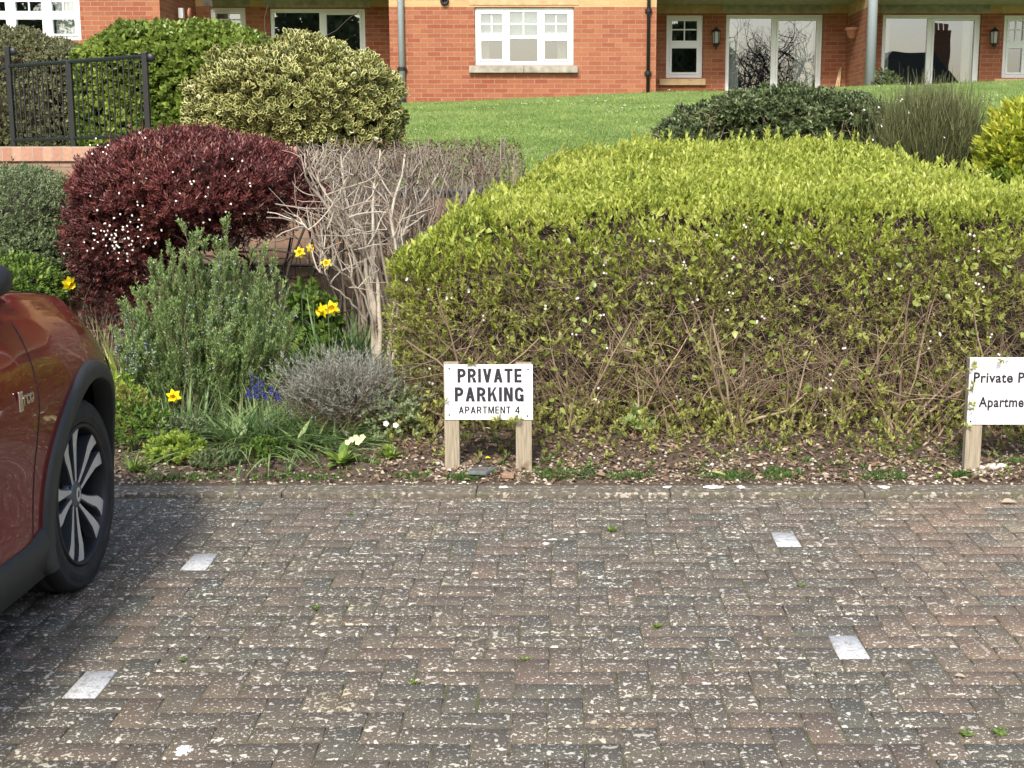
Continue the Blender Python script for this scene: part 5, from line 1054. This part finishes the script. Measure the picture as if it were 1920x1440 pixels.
# ---------------------------------------------------------------- signs
def text_part(txt, x0, x1, z0, z1, y, weight, parent, name='lettering'):
    c = bpy.data.curves.new('t', 'FONT'); c.body = txt; c.size = 1; c.offset = weight; c.extrude = 0; c.space_character = 1.08; c.resolution_u = 6
    o = bpy.data.objects.new('t', c); COL.objects.link(o); bpy.context.view_layer.update()
    me = bpy.data.meshes.new_from_object(o.evaluated_get(bpy.context.evaluated_depsgraph_get())); bpy.data.objects.remove(o)
    v = np.array([q.co[:] for q in me.vertices]); lo, hi = v.min(0), v.max(0); og = origin(parent)
    if not any(ch in 'pgyqj' for ch in txt): pass
    nv = np.stack([x0+(v[:, 0]-lo[0])/(hi[0]-lo[0])*(x1-x0), np.full(len(v), y), z0+(v[:, 1]-lo[1])/(hi[1]-lo[1])*(z1-z0)], -1)-og
    me.vertices.foreach_set('co', nv.astype(np.float32).ravel()); me.materials.clear(); me.materials.append(M['letter']); me.update(); return link(name, me, parent)
def stencil(txt, x0, x1, z0, z1, y, parent, w=.17):
    # plain condensed capitals drawn as strokes
    h = w/2; out = []; cx = 0
    def strip(pts):
        p = np.array(pts, float); d = norm(np.diff(p, axis=0)); n_ = np.stack([-d[:, 1], d[:, 0]], -1); nn = np.concatenate([n_[:1], norm(n_[:-1]+n_[1:])/np.maximum((norm(n_[:-1]+n_[1:])*n_[1:]).sum(1, keepdims=True), .4), n_[-1:]])
        return [[tuple(p[i]+nn[i]*h), tuple(p[i+1]+nn[i+1]*h), tuple(p[i+1]-nn[i+1]*h), tuple(p[i]-nn[i]*h)] for i in range(len(p)-1)]
    bx = lambda a, b, c, d: [[(a, c), (b, c), (b, d), (a, d)]]
    arc = lambda cx_, cy_, rx, ry, a0, a1, n_=10: [(cx_+rx*math.cos(math.radians(a0+(a1-a0)*i/n_)), cy_+ry*math.sin(math.radians(a0+(a1-a0)*i/n_))) for i in range(n_+1)]
    def bowl(W): r_ = (1-h-.47)/2; return bx(0, w, 0, 1)+strip([(w, 1-h)]+arc(W-h-r_, .47+r_, r_, r_, 90, -90)+[(w, .47)])
    def glyph(c):
        if c == ' ': return .3, []
        if c == 'P': return .6, bowl(.6)
        if c == 'R': return .62, bowl(.6)+[[(.3, .47-h), (.3+w*1.02, .47-h), (.64, 0), (.64-w*1.12, 0)]]
        if c == 'I': return w, bx(0, w, 0, 1)
        if c == 'T': return .58, bx(0, .58, 1-w*.92, 1)+bx(.29-h, .29+h, 0, 1-w*.92)
        if c == 'E': return .52, bx(0, w, 0, 1)+bx(w, .52, 0, w*.9)+bx(w, .5, .5-h*.9, .5+h*.9)+bx(w, .52, 1-w*.9, 1)
        if c == 'V': return .64, [[(0, 1), (w*1.08, 1), (.32+w*.5, 0), (.32-w*.5, 0)], [(.64-w*1.08, 1), (.64, 1), (.32+w*.5, 0), (.32-w*.5, 0)]]
        if c == 'A': return .66, [[(0, 0), (w*1.08, 0), (.33+w*.5, 1), (.33-w*.5, 1)], [(.66-w*1.08, 0), (.66, 0), (.33+w*.5, 1), (.33-w*.5, 1)]]+bx(.16, .5, .22, .22+w*.85)
        if c == 'K': return .64, bx(0, w, 0, 1)+[[(w, .3), (w, .56), (.46, 1), (.63, 1)]][:1]+[[(.27, .6), (.4, .74), (.66, 0), (.66-w*1.15, 0)]]
        if c == 'N': return .62, bx(0, w, 0, 1)+bx(.62-w, .62, 0, 1)+[[(w*.3, 1), (w*1.15, 1), (.62-w*.3, 0), (.62-w*1.15, 0)]]
        if c == 'M': return .76, bx(0, w*.95, 0, 1)+bx(.76-w*.95, .76, 0, 1)+[[(w*.3, 1), (w*1.15, 1), (.38+w*.4, 0), (.38-w*.4, 0)], [(.76-w*1.15, 1), (.76-w*.3, 1), (.38+w*.4, 0), (.38-w*.4, 0)]]
        if c == '4': return .6, bx(.36, .36+w*.95, 0, 1)+bx(0, .6, .2, .2+w*.85)+[[(0, .2+w*.6), (w*1.1, .2+w*.6), (.36+w*.6, 1), (.36-w*.1, 1)]]
        if c == 'G': q = .3-h; return .62, strip([(.62-h, .68)]+arc(.31, .68, .31-h, .32-h, 0, 180)+arc(.31, .32, .31-h, .32-h, 180, 350)+[(.62-h, .32)])+bx(.34, .62-.001, .5-w*.8, .5)+bx(.62-w, .62, 0, .42)
    polys = []
    for c in txt:
        wd, pl = glyph(c); polys += [[(a+cx, b) for a, b in q] for q in pl]; cx += wd+.13
    cx -= .13; mb = MB()
    for i, q in enumerate(polys): mb.add([(x0+a/cx*(x1-x0), y-.00002*(i % 5), z0+b*(z1-z0)) for a, b in q], [tuple(range(len(q)))])
    return mb.build('lettering', M['letter'], parent)
def sign_one():
    y = 6.40; base = at(915, 880, y); t = thing('parking_sign', (base[0], y, .04), 'small white sign reading PRIVATE PARKING APARTMENT 4 on two short timber posts', 'sign', 'parking signs')
    for a, b_, vt, vb in ((833, 861, 680, 878), (967, 997, 681, 884)):
        m = MB(); x0, x1 = at(a, 800, y)[0], at(b_, 800, y)[0]; m.box(x0, x1, y, y+.045, -.05, at(a, vt, y)[2]); o = m.build('post', M['wood'], t, bevel=.003)
    yp = y-.006; x0, x1 = at(834, 735, yp)[0], at(999, 735, yp)[0]; z1, z0 = at(900, 683.5, yp)[2], at(900, 787, yp)[2]
    m = MB(); m.box(x0, x1, yp, yp+.004, z0, z1); pn = m.build('panel', M['signwhite'], t, bevel=.0008); yt = yp-.001
    for txt, a, b_, v0, v1, w_ in (('PRIVATE', 857.5, 978, 691, 717.5, .045), ('PARKING', 852.5, 982, 726, 753, .045), ('APARTMENT 4', 860, 974.5, 762, 775.5, .022)):
        stencil(txt, at(a, v0, yt)[0], at(b_, v0, yt)[0], at(900, v1, yt)[2], at(900, v0, yt)[2], yt, pn, .21 if v0 < 760 else .18)
    for a, v in ((842.5, 691), (990, 692.5), (842.5, 778), (989, 780)):
        q = at(a, v, yt); m = MB(); m.lathe([(0, -.003), (.003, -.003), (.0055, 0)], (q[0], yt, q[2]), 'y', 10); m.build('screw', M['slate'], pn)
sign_one()
def sign_two():
    y = 6.40; t = thing('parking_sign', (at(1900, 870, y)[0], y, .04), 'white sign reading Private Parking Apartment at the right edge with leaves over its side', 'sign', 'parking signs')
    xr = at(1812, 800, y)[0]; w_ = .47
    for x0 in (xr+.0, xr+w_-.075):
        m = MB(); m.box(x0, x0+.078, y, y+.045, -.05, at(1812, 672, y)[2]); m.build('post', M['wood'], t, bevel=.003)
    yp = y-.006; x0 = at(1816, 735, yp)[0]; x1 = x0+w_; z1, z0 = at(1850, 670, yp)[2], at(1850, 796, yp)[2]
    m = MB(); m.box(x0, x1, yp, yp+.004, z0, z1); pn = m.build('panel', M['signwhite'], t, bevel=.0008); yt = yp-.001; s_ = 2500/6.58
    text_part('Private Parking', at(1826, 700, yt)[0], at(1826, 700, yt)[0]+.42, at(1850, 724, yt)[2], at(1850, 698, yt)[2], yt, .03, pn)
    text_part('Apartment', at(1835, 750, yt)[0], at(1835, 750, yt)[0]+.275, at(1850, 770, yt)[2], at(1850, 744, yt)[2], yt, .03, pn)
    q = at(1820, 790, yt); m = MB(); m.lathe([(0, -.003), (.003, -.003), (.005, 0)], (q[0], yt, q[2]), 'y', 10); m.build('screw', M['black'], pn)
sign_two()
# sprays of the hedge that reach over the signs
f = Fol()
spr = [(1826, 735, 6.37), (1832, 765, 6.37), (1880, 672, 6.37), (1818, 690, 6.38), (1808, 790, 6.38), (962, 789, 6.37), (975, 792, 6.37), (930, 792, 6.375), (836, 756, 6.375), (893, 684, 6.38), (945, 800, 6.42), (1010, 770, 6.5), (1795, 760, 6.6), (1800, 700, 6.7)]
w_ = Fol(); Q = np.array([at(*a) for a in spr])
for q in Q:
    b_ = q+np.array([rng.normal(0, .08), .6, rng.normal(-.03, .08)]); u = np.linspace(0, 1, 6)[:, None]; w_.tubes((b_*(1-u)+q*u+np.array([0, 0, .05])*np.sin(u*3.14))[None], .0018, .0008, .5, 4)
    f.sprigs(q+rng.normal(0, .012, (3, 3))*np.array([1, .2, 1]), rng.normal(size=(3, 3))*np.array([1, .2, .6])+np.array([0, -.2, .3]), 5, .026, .0055, .6, slen=.02, spread=.7, K=3)
f.build('overhanging_leaves', M['hedge_front'], HEDGE); w_.build('overhanging_stems', M['drytwig'], HEDGE)
# ---------------------------------------------------------------- the parked red car
def carpaint():
    m = NT('dark_red_car_paint'); m.base((.17, .003, .006)); m.rough(.35); m.p.inputs['Metallic'].default_value = .25; m.p.inputs['Specular IOR Level'].default_value = .2; m.p.inputs['Coat Weight'].default_value = .7; m.p.inputs['Coat Roughness'].default_value = .03
    m.p.inputs['Coat IOR'].default_value = 1.5; return m.m
def tyremat():
    m = NT('tyre_rubber'); c = m.ramp(m.noise(18, 4), [(.3, (.012, .012, .013)), (.7, (.028, .027, .027))]); m.base(c); m.rough(.7); m.bump(m.noise(300, 2), .3, .002); return m.m
M['paintred'] = carpaint(); M['tyre'] = tyremat()
M['alloy'] = simple('machined_alloy', (.66, .65, .61), .42, .35, var=.03); M['alloydark'] = simple('dark_alloy', (.13, .15, .17), .35, .6, var=.05)
M['cladding'] = simple('grey_black_cladding', (.03, .032, .031), .55, var=.08, bump=.15, bscale=500); M['chrome'] = simple('chrome', (.8, .8, .8), .12, 1, var=.01)
M['carglass'] = simple('dark_car_glass', (.01, .012, .014), .03, var=0, coat=1)
def car():
    CX, WY, WR, WZ, WB, WX = -2.60, 4.776, .355, .355, 2.68, -1.762
    Y0, Y1 = .98, 5.66
    yk = [.98, 1.02, 1.15, 1.4, 1.9, 2.6, 4.15, 4.5, 4.8, 5.0, 5.25, 5.45, 5.6, 5.66]; pk = [-.42, -.25, -.13, -.05, -.0, .0, .0, -.006, -.02, -.043, -.105, -.22, -.40, -.6]
    tk = [.9, .98, 1.05, 1.12, 1.14, 1.15, 1.135, 1.12, 1.09, 1.06, .985, .88, .76, .68]
    def sm(xs, ks, x, w=.05):
        return sum(np.interp(x+o, xs, ks)*g for o, g in zip((-w, -w/2, 0, w/2, w), (.1, .22, .36, .22, .1)))
    P_ = lambda y: sm(yk, pk, y); ZT = lambda y: sm(yk, tk, y)
    zk = [.2, .3, .42, .55, .66, .74, .80, .87, .94, 1.0, 1.05, 1.08]; hk = [.86, .875, .885, .895, .908, .915, .912, .893, .862, .825, .785, .745]
    def HW(y, z):
        zt = ZT(y); zn = .22+(z-.22)*(.86/(zt-.22)); h = sm(zk, hk, zn, .03)
        mid = np.exp(-((y-3.3)/.75)**4)*.03*np.exp(-((z-.5)/.16)**2)
        return np.maximum(h+P_(y)-mid, .02)
    t = thing('parked_car', (CX, 3.3, 0), 'dark red car parked nose first at the left edge, front wheel and wing in view', 'car')
    ys = np.unique(np.concatenate([np.linspace(Y0, Y1, 190)])); nz_ = 40; nh = 12; rows = []
    for y in ys:
        zt = float(ZT(y)); zs = np.linspace(.22, zt, nz_); h = HW(y, zs); pts = [(h[k], zs[k]) for k in range(nz_)]
        e = h[-1]
        for k in range(1, nh+1): q = 1-k/nh; pts.append((e*q, zt+.055*(1-q**2)*min(1, e/.6)))
        rows.append(pts)
    rows = np.array(rows); ny, nc = rows.shape[:2]
    V = np.zeros((ny, nc*2-1, 3)); V[:, :, 1] = ys[:, None]
    V[:, :nc, 0] = CX+rows[:, :, 0]; V[:, :nc, 2] = rows[:, :, 1]; V[:, nc:, 0] = CX-rows[:, -2::-1, 0]; V[:, nc:, 2] = rows[:, -2::-1, 1]
    nn = 2*nc-1; V = V.reshape(-1, 3); RA = .445
    for c in (WY, WY-WB):      # snap the arch edge to a circle and drop what lies inside
        dy, dz = V[:, 1]-c, V[:, 2]-WZ; d = np.hypot(dy, dz); k = (np.abs(d-RA) < .0135) & (V[:, 2] < .9)
        s_ = RA/np.maximum(d[k], 1e-6); V[k, 1] = c+dy[k]*s_; V[k, 2] = WZ+dz[k]*s_
    fs = []
    for i in range(ny-1):
        for j_ in range(nn-1):
            q = (i*nn+j_, (i+1)*nn+j_, (i+1)*nn+j_+1, i*nn+j_+1); c = V[list(q)].mean(0)
            if c[2] < .85 and any(math.hypot(c[1]-w_, c[2]-WZ) < RA-.002 for w_ in (WY, WY-WB)): continue
            fs.append(q)
    m = MB(); m.add(V, fs); m.add(V.reshape(ny, nn, 3)[-1], [tuple(range(nn))]); m.add(V.reshape(ny, nn, 3)[0], [tuple(range(nn))])
    m.build('body', M['paintred'], t, True)
    SX = lambda y, z, o=0: CX+float(HW(y, z))+o
    SXm = lambda y, z, o=0: CX-float(HW(y, z))-o
    m = MB()
    for y0, y1 in ((1.05, WY-WB-.46), (WY-WB+.46, WY-.46)): m.box(CX-.8, CX+.8, y0, y1, .17, .24)
    m.box(CX-.45, CX+.45, 1.1, 5.4, .2, .5); m.build('underbody', M['black_plastic'], t)
    # wheel wells
    for c in (WY, WY-WB):
        for s_ in (1, -1):
            m = MB(); n_ = 28; xo, xi = CX+s_*.79, CX+s_*.45; vs = []
            for k in range(n_+1): a = math.pi*1.25*k/n_-math.pi*.125; vs += [(xo, c+.47*math.cos(a), WZ+.47*math.sin(a)), (xi, c+.47*math.cos(a), WZ+.47*math.sin(a))]
            m.add(vs, [(2*k, 2*k+1, 2*k+3, 2*k+2) for k in range(n_)]+[tuple(2*k+1 for k in range(n_+1))]); m.build('wheel_well', M['black_plastic'], t)
    # arch cladding and sill
    def ring(c, side):
        f = SX if side > 0 else SXm; n_ = 56; m = MB(); vs = []
        for k in range(n_+1):
            a = math.radians(-22+224*k/n_); wide = .052+.02*max(0, -math.sin(a))
            for rr, o in ((.438, -.06), (.43, .012), (.436, .021), (.45+wide*.75, .017), (.445+wide, .008), (.447+wide, -.01)):
                y, z = c+rr*math.cos(a), WZ+rr*math.sin(a); z = max(z, .2); m_ = f(y, max(z, .3), o if side > 0 else o); vs.append((m_, y, z))
        m.add(vs, [(6*k+j_, 6*k+j_+1, 6*k+7+j_, 6*k+6+j_) for k in range(n_) for j_ in range(5)]); m.build('arch_cladding', M['cladding'], t, True)
    for c in (WY, WY-WB):
        for s_ in (1, -1): ring(c, s_)
    for s_, f in ((1, SX), (-1, SXm)):
        m = MB(); vs = []; yy = np.linspace(WY-WB+.42, WY-.42, 40)
        for y in yy:
            e = .05*min(1, max(0, (y-(WY-.62))/.2)); 
            for z, o in ((.17, -.06), (.19, .004), (.30, .02), (.335+e, .012), (.345+e, -.01)): vs.append((f(y, z, o), y, z))
        m.add(vs, [(5*k+j_, 5*k+j_+1, 5*k+6+j_, 5*k+5+j_) for k in range(39) for j_ in range(4)]); m.build('sill_cladding', M['cladding'], t, True)
    # panel gap between wing and door, bonnet gap
    def gap(pts, name='panel_gap', w_=.0022):
        m = MB(); m.tube(pts, w_, 4); m.build(name, M['black'], t)
    zz = np.linspace(.36, 1.06, 24); gap([(SX(y, z, .0003), y, z) for z, y in ((z, 4.20+.10*((z-.36)/.7)**2.2) for z in zz)])
    yy = np.linspace(4.32, 5.3, 24); gap([(CX+float(HW(y, ZT(y)))*.93, y, float(ZT(y))+.0095) for y in yy], 'bonnet_gap', .0015)
    # badge: a bright bar followed by small letters, on the door
    m = MB(); z0 = 0.83; yb = 4.07; m.box(SX(yb, z0, .0), SX(yb, z0, .006), yb, yb+.03, z0-.032, z0+.032)
    b_ = m.build('badge', M['chrome'], t, bevel=.002); lm = []
    c = bpy.data.curves.new('t', 'FONT'); c.body = 'rco'; c.offset = .03; c.extrude = .06; o = bpy.data.objects.new('t', c); COL.objects.link(o); bpy.context.view_layer.update()
    me = bpy.data.meshes.new_from_object(o.evaluated_get(bpy.context.evaluated_depsgraph_get())); bpy.data.objects.remove(o)
    v = np.array([q.co[:] for q in me.vertices]); lo, hi = v.min(0), v.max(0); nv = np.stack([SX(yb, z0)+.001+(v[:, 2]-lo[2])*.03, yb+.036+(v[:, 0]-lo[0])/(hi[0]-lo[0])*.085, z0-.018+(v[:, 1]-lo[1])/(hi[1]-lo[1])*.034], -1)-origin(b_)
    me.vertices.foreach_set('co', nv.astype(np.float32).ravel()); me.materials.clear(); me.materials.append(M['chrome']); me.update(); link('lettering', me, b_)
    # greenhouse
    m = MB(); gh = [(4.25, .72, 1.17), (3.45, .60, 1.60), (1.75, .58, 1.62), (1.15, .62, 1.17)]
    vs = []
    for y, h, z in ((4.3, .75, 1.13), (3.5, .60, 1.60), (1.75, .58, 1.60), (1.12, .70, 1.1)): vs += [(CX-h, y, z), (CX+h, y, z)]
    vs += [(CX-.76, 2.6, 1.13), (CX+.76, 2.6, 1.13), (CX-.76, 3.5, 1.13), (CX+.76, 3.5, 1.13), (CX-.76, 1.75, 1.13), (CX+.76, 1.75, 1.13)]
    m.add(vs, [(0, 1, 3, 2), (2, 3, 5, 4), (4, 5, 7, 6), (1, 11, 3), (11, 13, 5, 3), (13, 7, 5), (0, 2, 10), (10, 2, 4, 12), (12, 4, 6)]); m.build('windows', M['carglass'], t)
    m = MB(); m.prism([(3.55, 1.585), (3.2, 1.635), (2.4, 1.65), (1.7, 1.635), (1.5, 1.59), (1.75, 1.59), (3.45, 1.59)], CX-.59, CX+.59, 'x'); m.build('roof', M['paintred'], t, bevel=.02)
    for s_ in (1, -1):
        for a, b2 in (((4.32, .765, 1.12), (3.5, .61, 1.61)), ((1.1, .72, 1.1), (1.72, .59, 1.61)), ((2.65, .77, 1.12), (2.6, .6, 1.62))):
            m = MB(); m.tube([(CX+s_*a[1], a[0], a[2]), (CX+s_*b2[1], b2[0], b2[2])], .032, 6); m.build('pillar', M['paintred'], t)
    # door mirror: dark lower shell with red cap
    for s_ in (1, -1):
        c = np.array([CX+s_*.83, 4.0, 1.215]); m = MB(); vs = []; n1, n2 = 16, 10
        for i in range(n2+1):
            for k in range(n1):
                th, ph = math.pi*i/n2, 6.2832*k/n1; d = np.array([math.sin(th)*math.cos(ph), math.sin(th)*math.sin(ph), math.cos(th)]); d = np.sign(d)*np.abs(d)**.65; vs.append(c+d*np.array([.11, .075, .055]))
        m.add(vs, [(i*n1+k, i*n1+(k+1) % n1, (i+1)*n1+(k+1) % n1, (i+1)*n1+k) for i in range(n2) for k in range(n1)]); mi = m.build('mirror', M['black_plastic'], t, True)
        m = MB(); m.tube([(CX+s_*.73, 4.08, 1.13), tuple(c+np.array([-s_*.04, .03, -.05]))], .03, 8); m.build('arm', M['black_plastic'], mi, True)
    # lamps, grille and plate at the nose
    for s_ in (1, -1):
        m = MB(); vs = []
        for y in np.linspace(5.2, 5.5, 8):
            for z in (.74, .80): vs.append((CX+s_*(float(HW(y, min(z, float(ZT(y))-.03)))+.004), y, min(z, float(ZT(y))-.03)))
        m.add(vs, [(2*k, 2*k+1, 2*k+3, 2*k+2) for k in range(7)]); m.build('headlight', M['carglass'], t)
    m = MB(); m.box(CX-.3, CX+.3, 5.64, 5.68, .4, .6); m.build('grille', M['black_plastic'], t, bevel=.01)
    # wheels
    def wheel(cy, s_):
        w_ = link('wheel', None, t); w_.location = (s_*(WX-CX), cy-3.3, WZ); og = np.array([CX+s_*(WX-CX), cy, WZ])
        T = lambda x, y, z: (og[0]+s_*x, og[1]+y, og[2]+z)
        m = MB(); pr = [(.258, -.2), (.262, -.212), (.30, -.226), (.338, -.222), (.352, -.2)]
        for gx in (-.17, -.115, -.06): pr += [(.355, gx-.006-.02), (.355, gx-.006), (.346, gx-.004), (.346, gx+.004), (.355, gx+.006)]
        pr += [(.354, -.03), (.351, -.016), (.345, -.006), (.338, -.001), (.333, .001), (.330, -.001), (.318, .004), (.298, .006), (.284, .004), (.281, .001), (.276, .003), (.268, -.002), (.262, -.008), (.258, -.02)]
        n_ = 96; vs = []
        for r_, h in pr:
            for k in range(n_): a = 6.2832*k/n_; vs.append(T(h, r_*math.cos(a), r_*math.sin(a)))
        m.add(vs, [(i*n_+k, i*n_+(k+1) % n_, (i+1)*n_+(k+1) % n_, (i+1)*n_+k) for i in range(len(pr)-1) for k in range(n_)])
        # shoulder sipes
        for k in range(72):
            a = 6.2832*k/72; 
            m.add([T(h, r_*math.cos(a+d), r_*math.sin(a+d)) for h, r_ in ((-.001, .3405), (-.045, .3565)) for d in (-.008, .008)], [(0, 1, 3, 2)])
        m.build('tyre', M['tyre'], w_, True)
        m = MB(); pr = [(.262, -.004), (.258, .002), (.252, .002), (.247, -.006), (.243, -.02), (.238, -.06), (.232, -.17), (.23, -.2)]; vs = []
        for r_, h in pr:
            for k in range(n_): a = 6.2832*k/n_; vs.append(T(h, r_*math.cos(a), r_*math.sin(a)))
        m.add(vs, [(i*n_+k, i*n_+(k+1) % n_, (i+1)*n_+(k+1) % n_, (i+1)*n_+k) for i in range(len(pr)-1) for k in range(n_)]); m.build('rim', M['black'], w_, True)
        m = MB(); vs = [T(-.13, 0, 0)]+[T(-.13, .2*math.cos(6.2832*k/40), .2*math.sin(6.2832*k/40)) for k in range(40)]; m.add(vs, [(0, 1+k, 1+(k+1) % 40) for k in range(40)]); m.build('brake_disc', M['black_plastic'], w_)
        dish = lambda r_: -.010-.022*max(0, 1-r_/.25)
        def strip(m, rs, ctr, wd, a0, off, depth=None):
            vs = []
            for r_, c_, w0 in zip(rs, ctr, wd):
                for sg in (-1, 1): a = a0+c_+sg*w0/2/r_; vs.append(T(dish(r_)+off, r_*math.cos(a), r_*math.sin(a)))
            n2 = len(rs); 
            if depth:
                vs += [T(0, 0, 0)]*0
                for r_, c_, w0 in zip(rs, ctr, wd):
                    for sg in (-1, 1): a = a0+c_+sg*w0*.8/2/r_; vs.append(T(dish(r_)+off-depth, r_*math.cos(a), r_*math.sin(a)))
                q = 2*n2; fs = [(2*k, 2*k+1, 2*k+3, 2*k+2) for k in range(n2-1)]+[(2*k, 2*k+2, q+2*k+2, q+2*k) for k in range(n2-1)]+[(2*k+1, q+2*k+1, q+2*k+3, 2*k+3) for k in range(n2-1)]
            else: fs = [(2*k, 2*k+1, 2*k+3, 2*k+2) for k in range(n2-1)]
            m.add(vs, fs)
        rs = [.045, .075, .11, .15, .19, .225, .2575]
        for g_ in range(5):
            a0 = math.pi/2+math.radians(4)+g_*2*math.pi/5
            d_ = MB(); f_ = MB()
            for sg, ctr in ((1, [.50, .46, .45, .46, .48, .44, .38]), (-1, [-.22, -.10, -.03, .0, .02, .0, -.03])):
                wd = [.014, .018, .024, .032, .042, .052, .066] if sg > 0 else [.012, .015, .02, .028, .036, .05, .06]
                strip(d_, rs, ctr, [x_+.009 for x_ in wd], a0, -.004, .04); strip(f_, rs, ctr, wd, a0, 0)
            strip(d_, [.05, .1, .16, .22], [.05, .06, .07, .08], [.02, .018, .02, .03], a0, -.03, .02)
            sp_ = d_.build('spoke', M['alloydark'], w_); f_.build('machined_face', M['alloy'], sp_)
        m = MB(); vs = []
        for r_, h in ((.062, -.06), (.058, -.034), (.045, -.024), (.03, -.02), (.0001, -.019)):
            for k in range(24): a = 6.2832*k/24; vs.append(T(h, r_*math.cos(a), r_*math.sin(a)))
        m.add(vs, [(i*24+k, i*24+(k+1) % 24, (i+1)*24+(k+1) % 24, (i+1)*24+k) for i in range(4) for k in range(24)]); h_ = m.build('hub_cap', M['alloydark'], w_, True)
        m = MB(); vs = [] 
        for r_, h in ((.022, -.0185), (.015, -.0165), (.011, -.0185)):
            for k in range(24): a = 6.2832*k/24; vs.append(T(h, r_*math.cos(a), r_*math.sin(a)*1.25))
        m.add(vs, [(i*24+k, i*24+(k+1) % 24, (i+1)*24+(k+1) % 24, (i+1)*24+k) for i in range(2) for k in range(24)]); m.build('emblem', M['alloy'], h_)
        for k in range(5):
            a = math.pi/2+.9+k*2*math.pi/5; m = MB(); vs = []
            for r_, h in ((.009, -.05), (.009, -.03), (.004, -.03)):
                for q in range(6): b2 = math.pi*q/3; vs.append(T(h, .05*math.cos(a)+r_*math.cos(b2), .05*math.sin(a)+r_*math.sin(b2)))
            m.add(vs, [(i*6+q, i*6+(q+1) % 6, (i+1)*6+(q+1) % 6, (i+1)*6+q) for i in range(2) for q in range(6)]); m.build('wheel_nut', M['black'], w_)
    for cy in (WY, WY-WB):
        for s_ in (1, -1): wheel(cy, s_)
car()
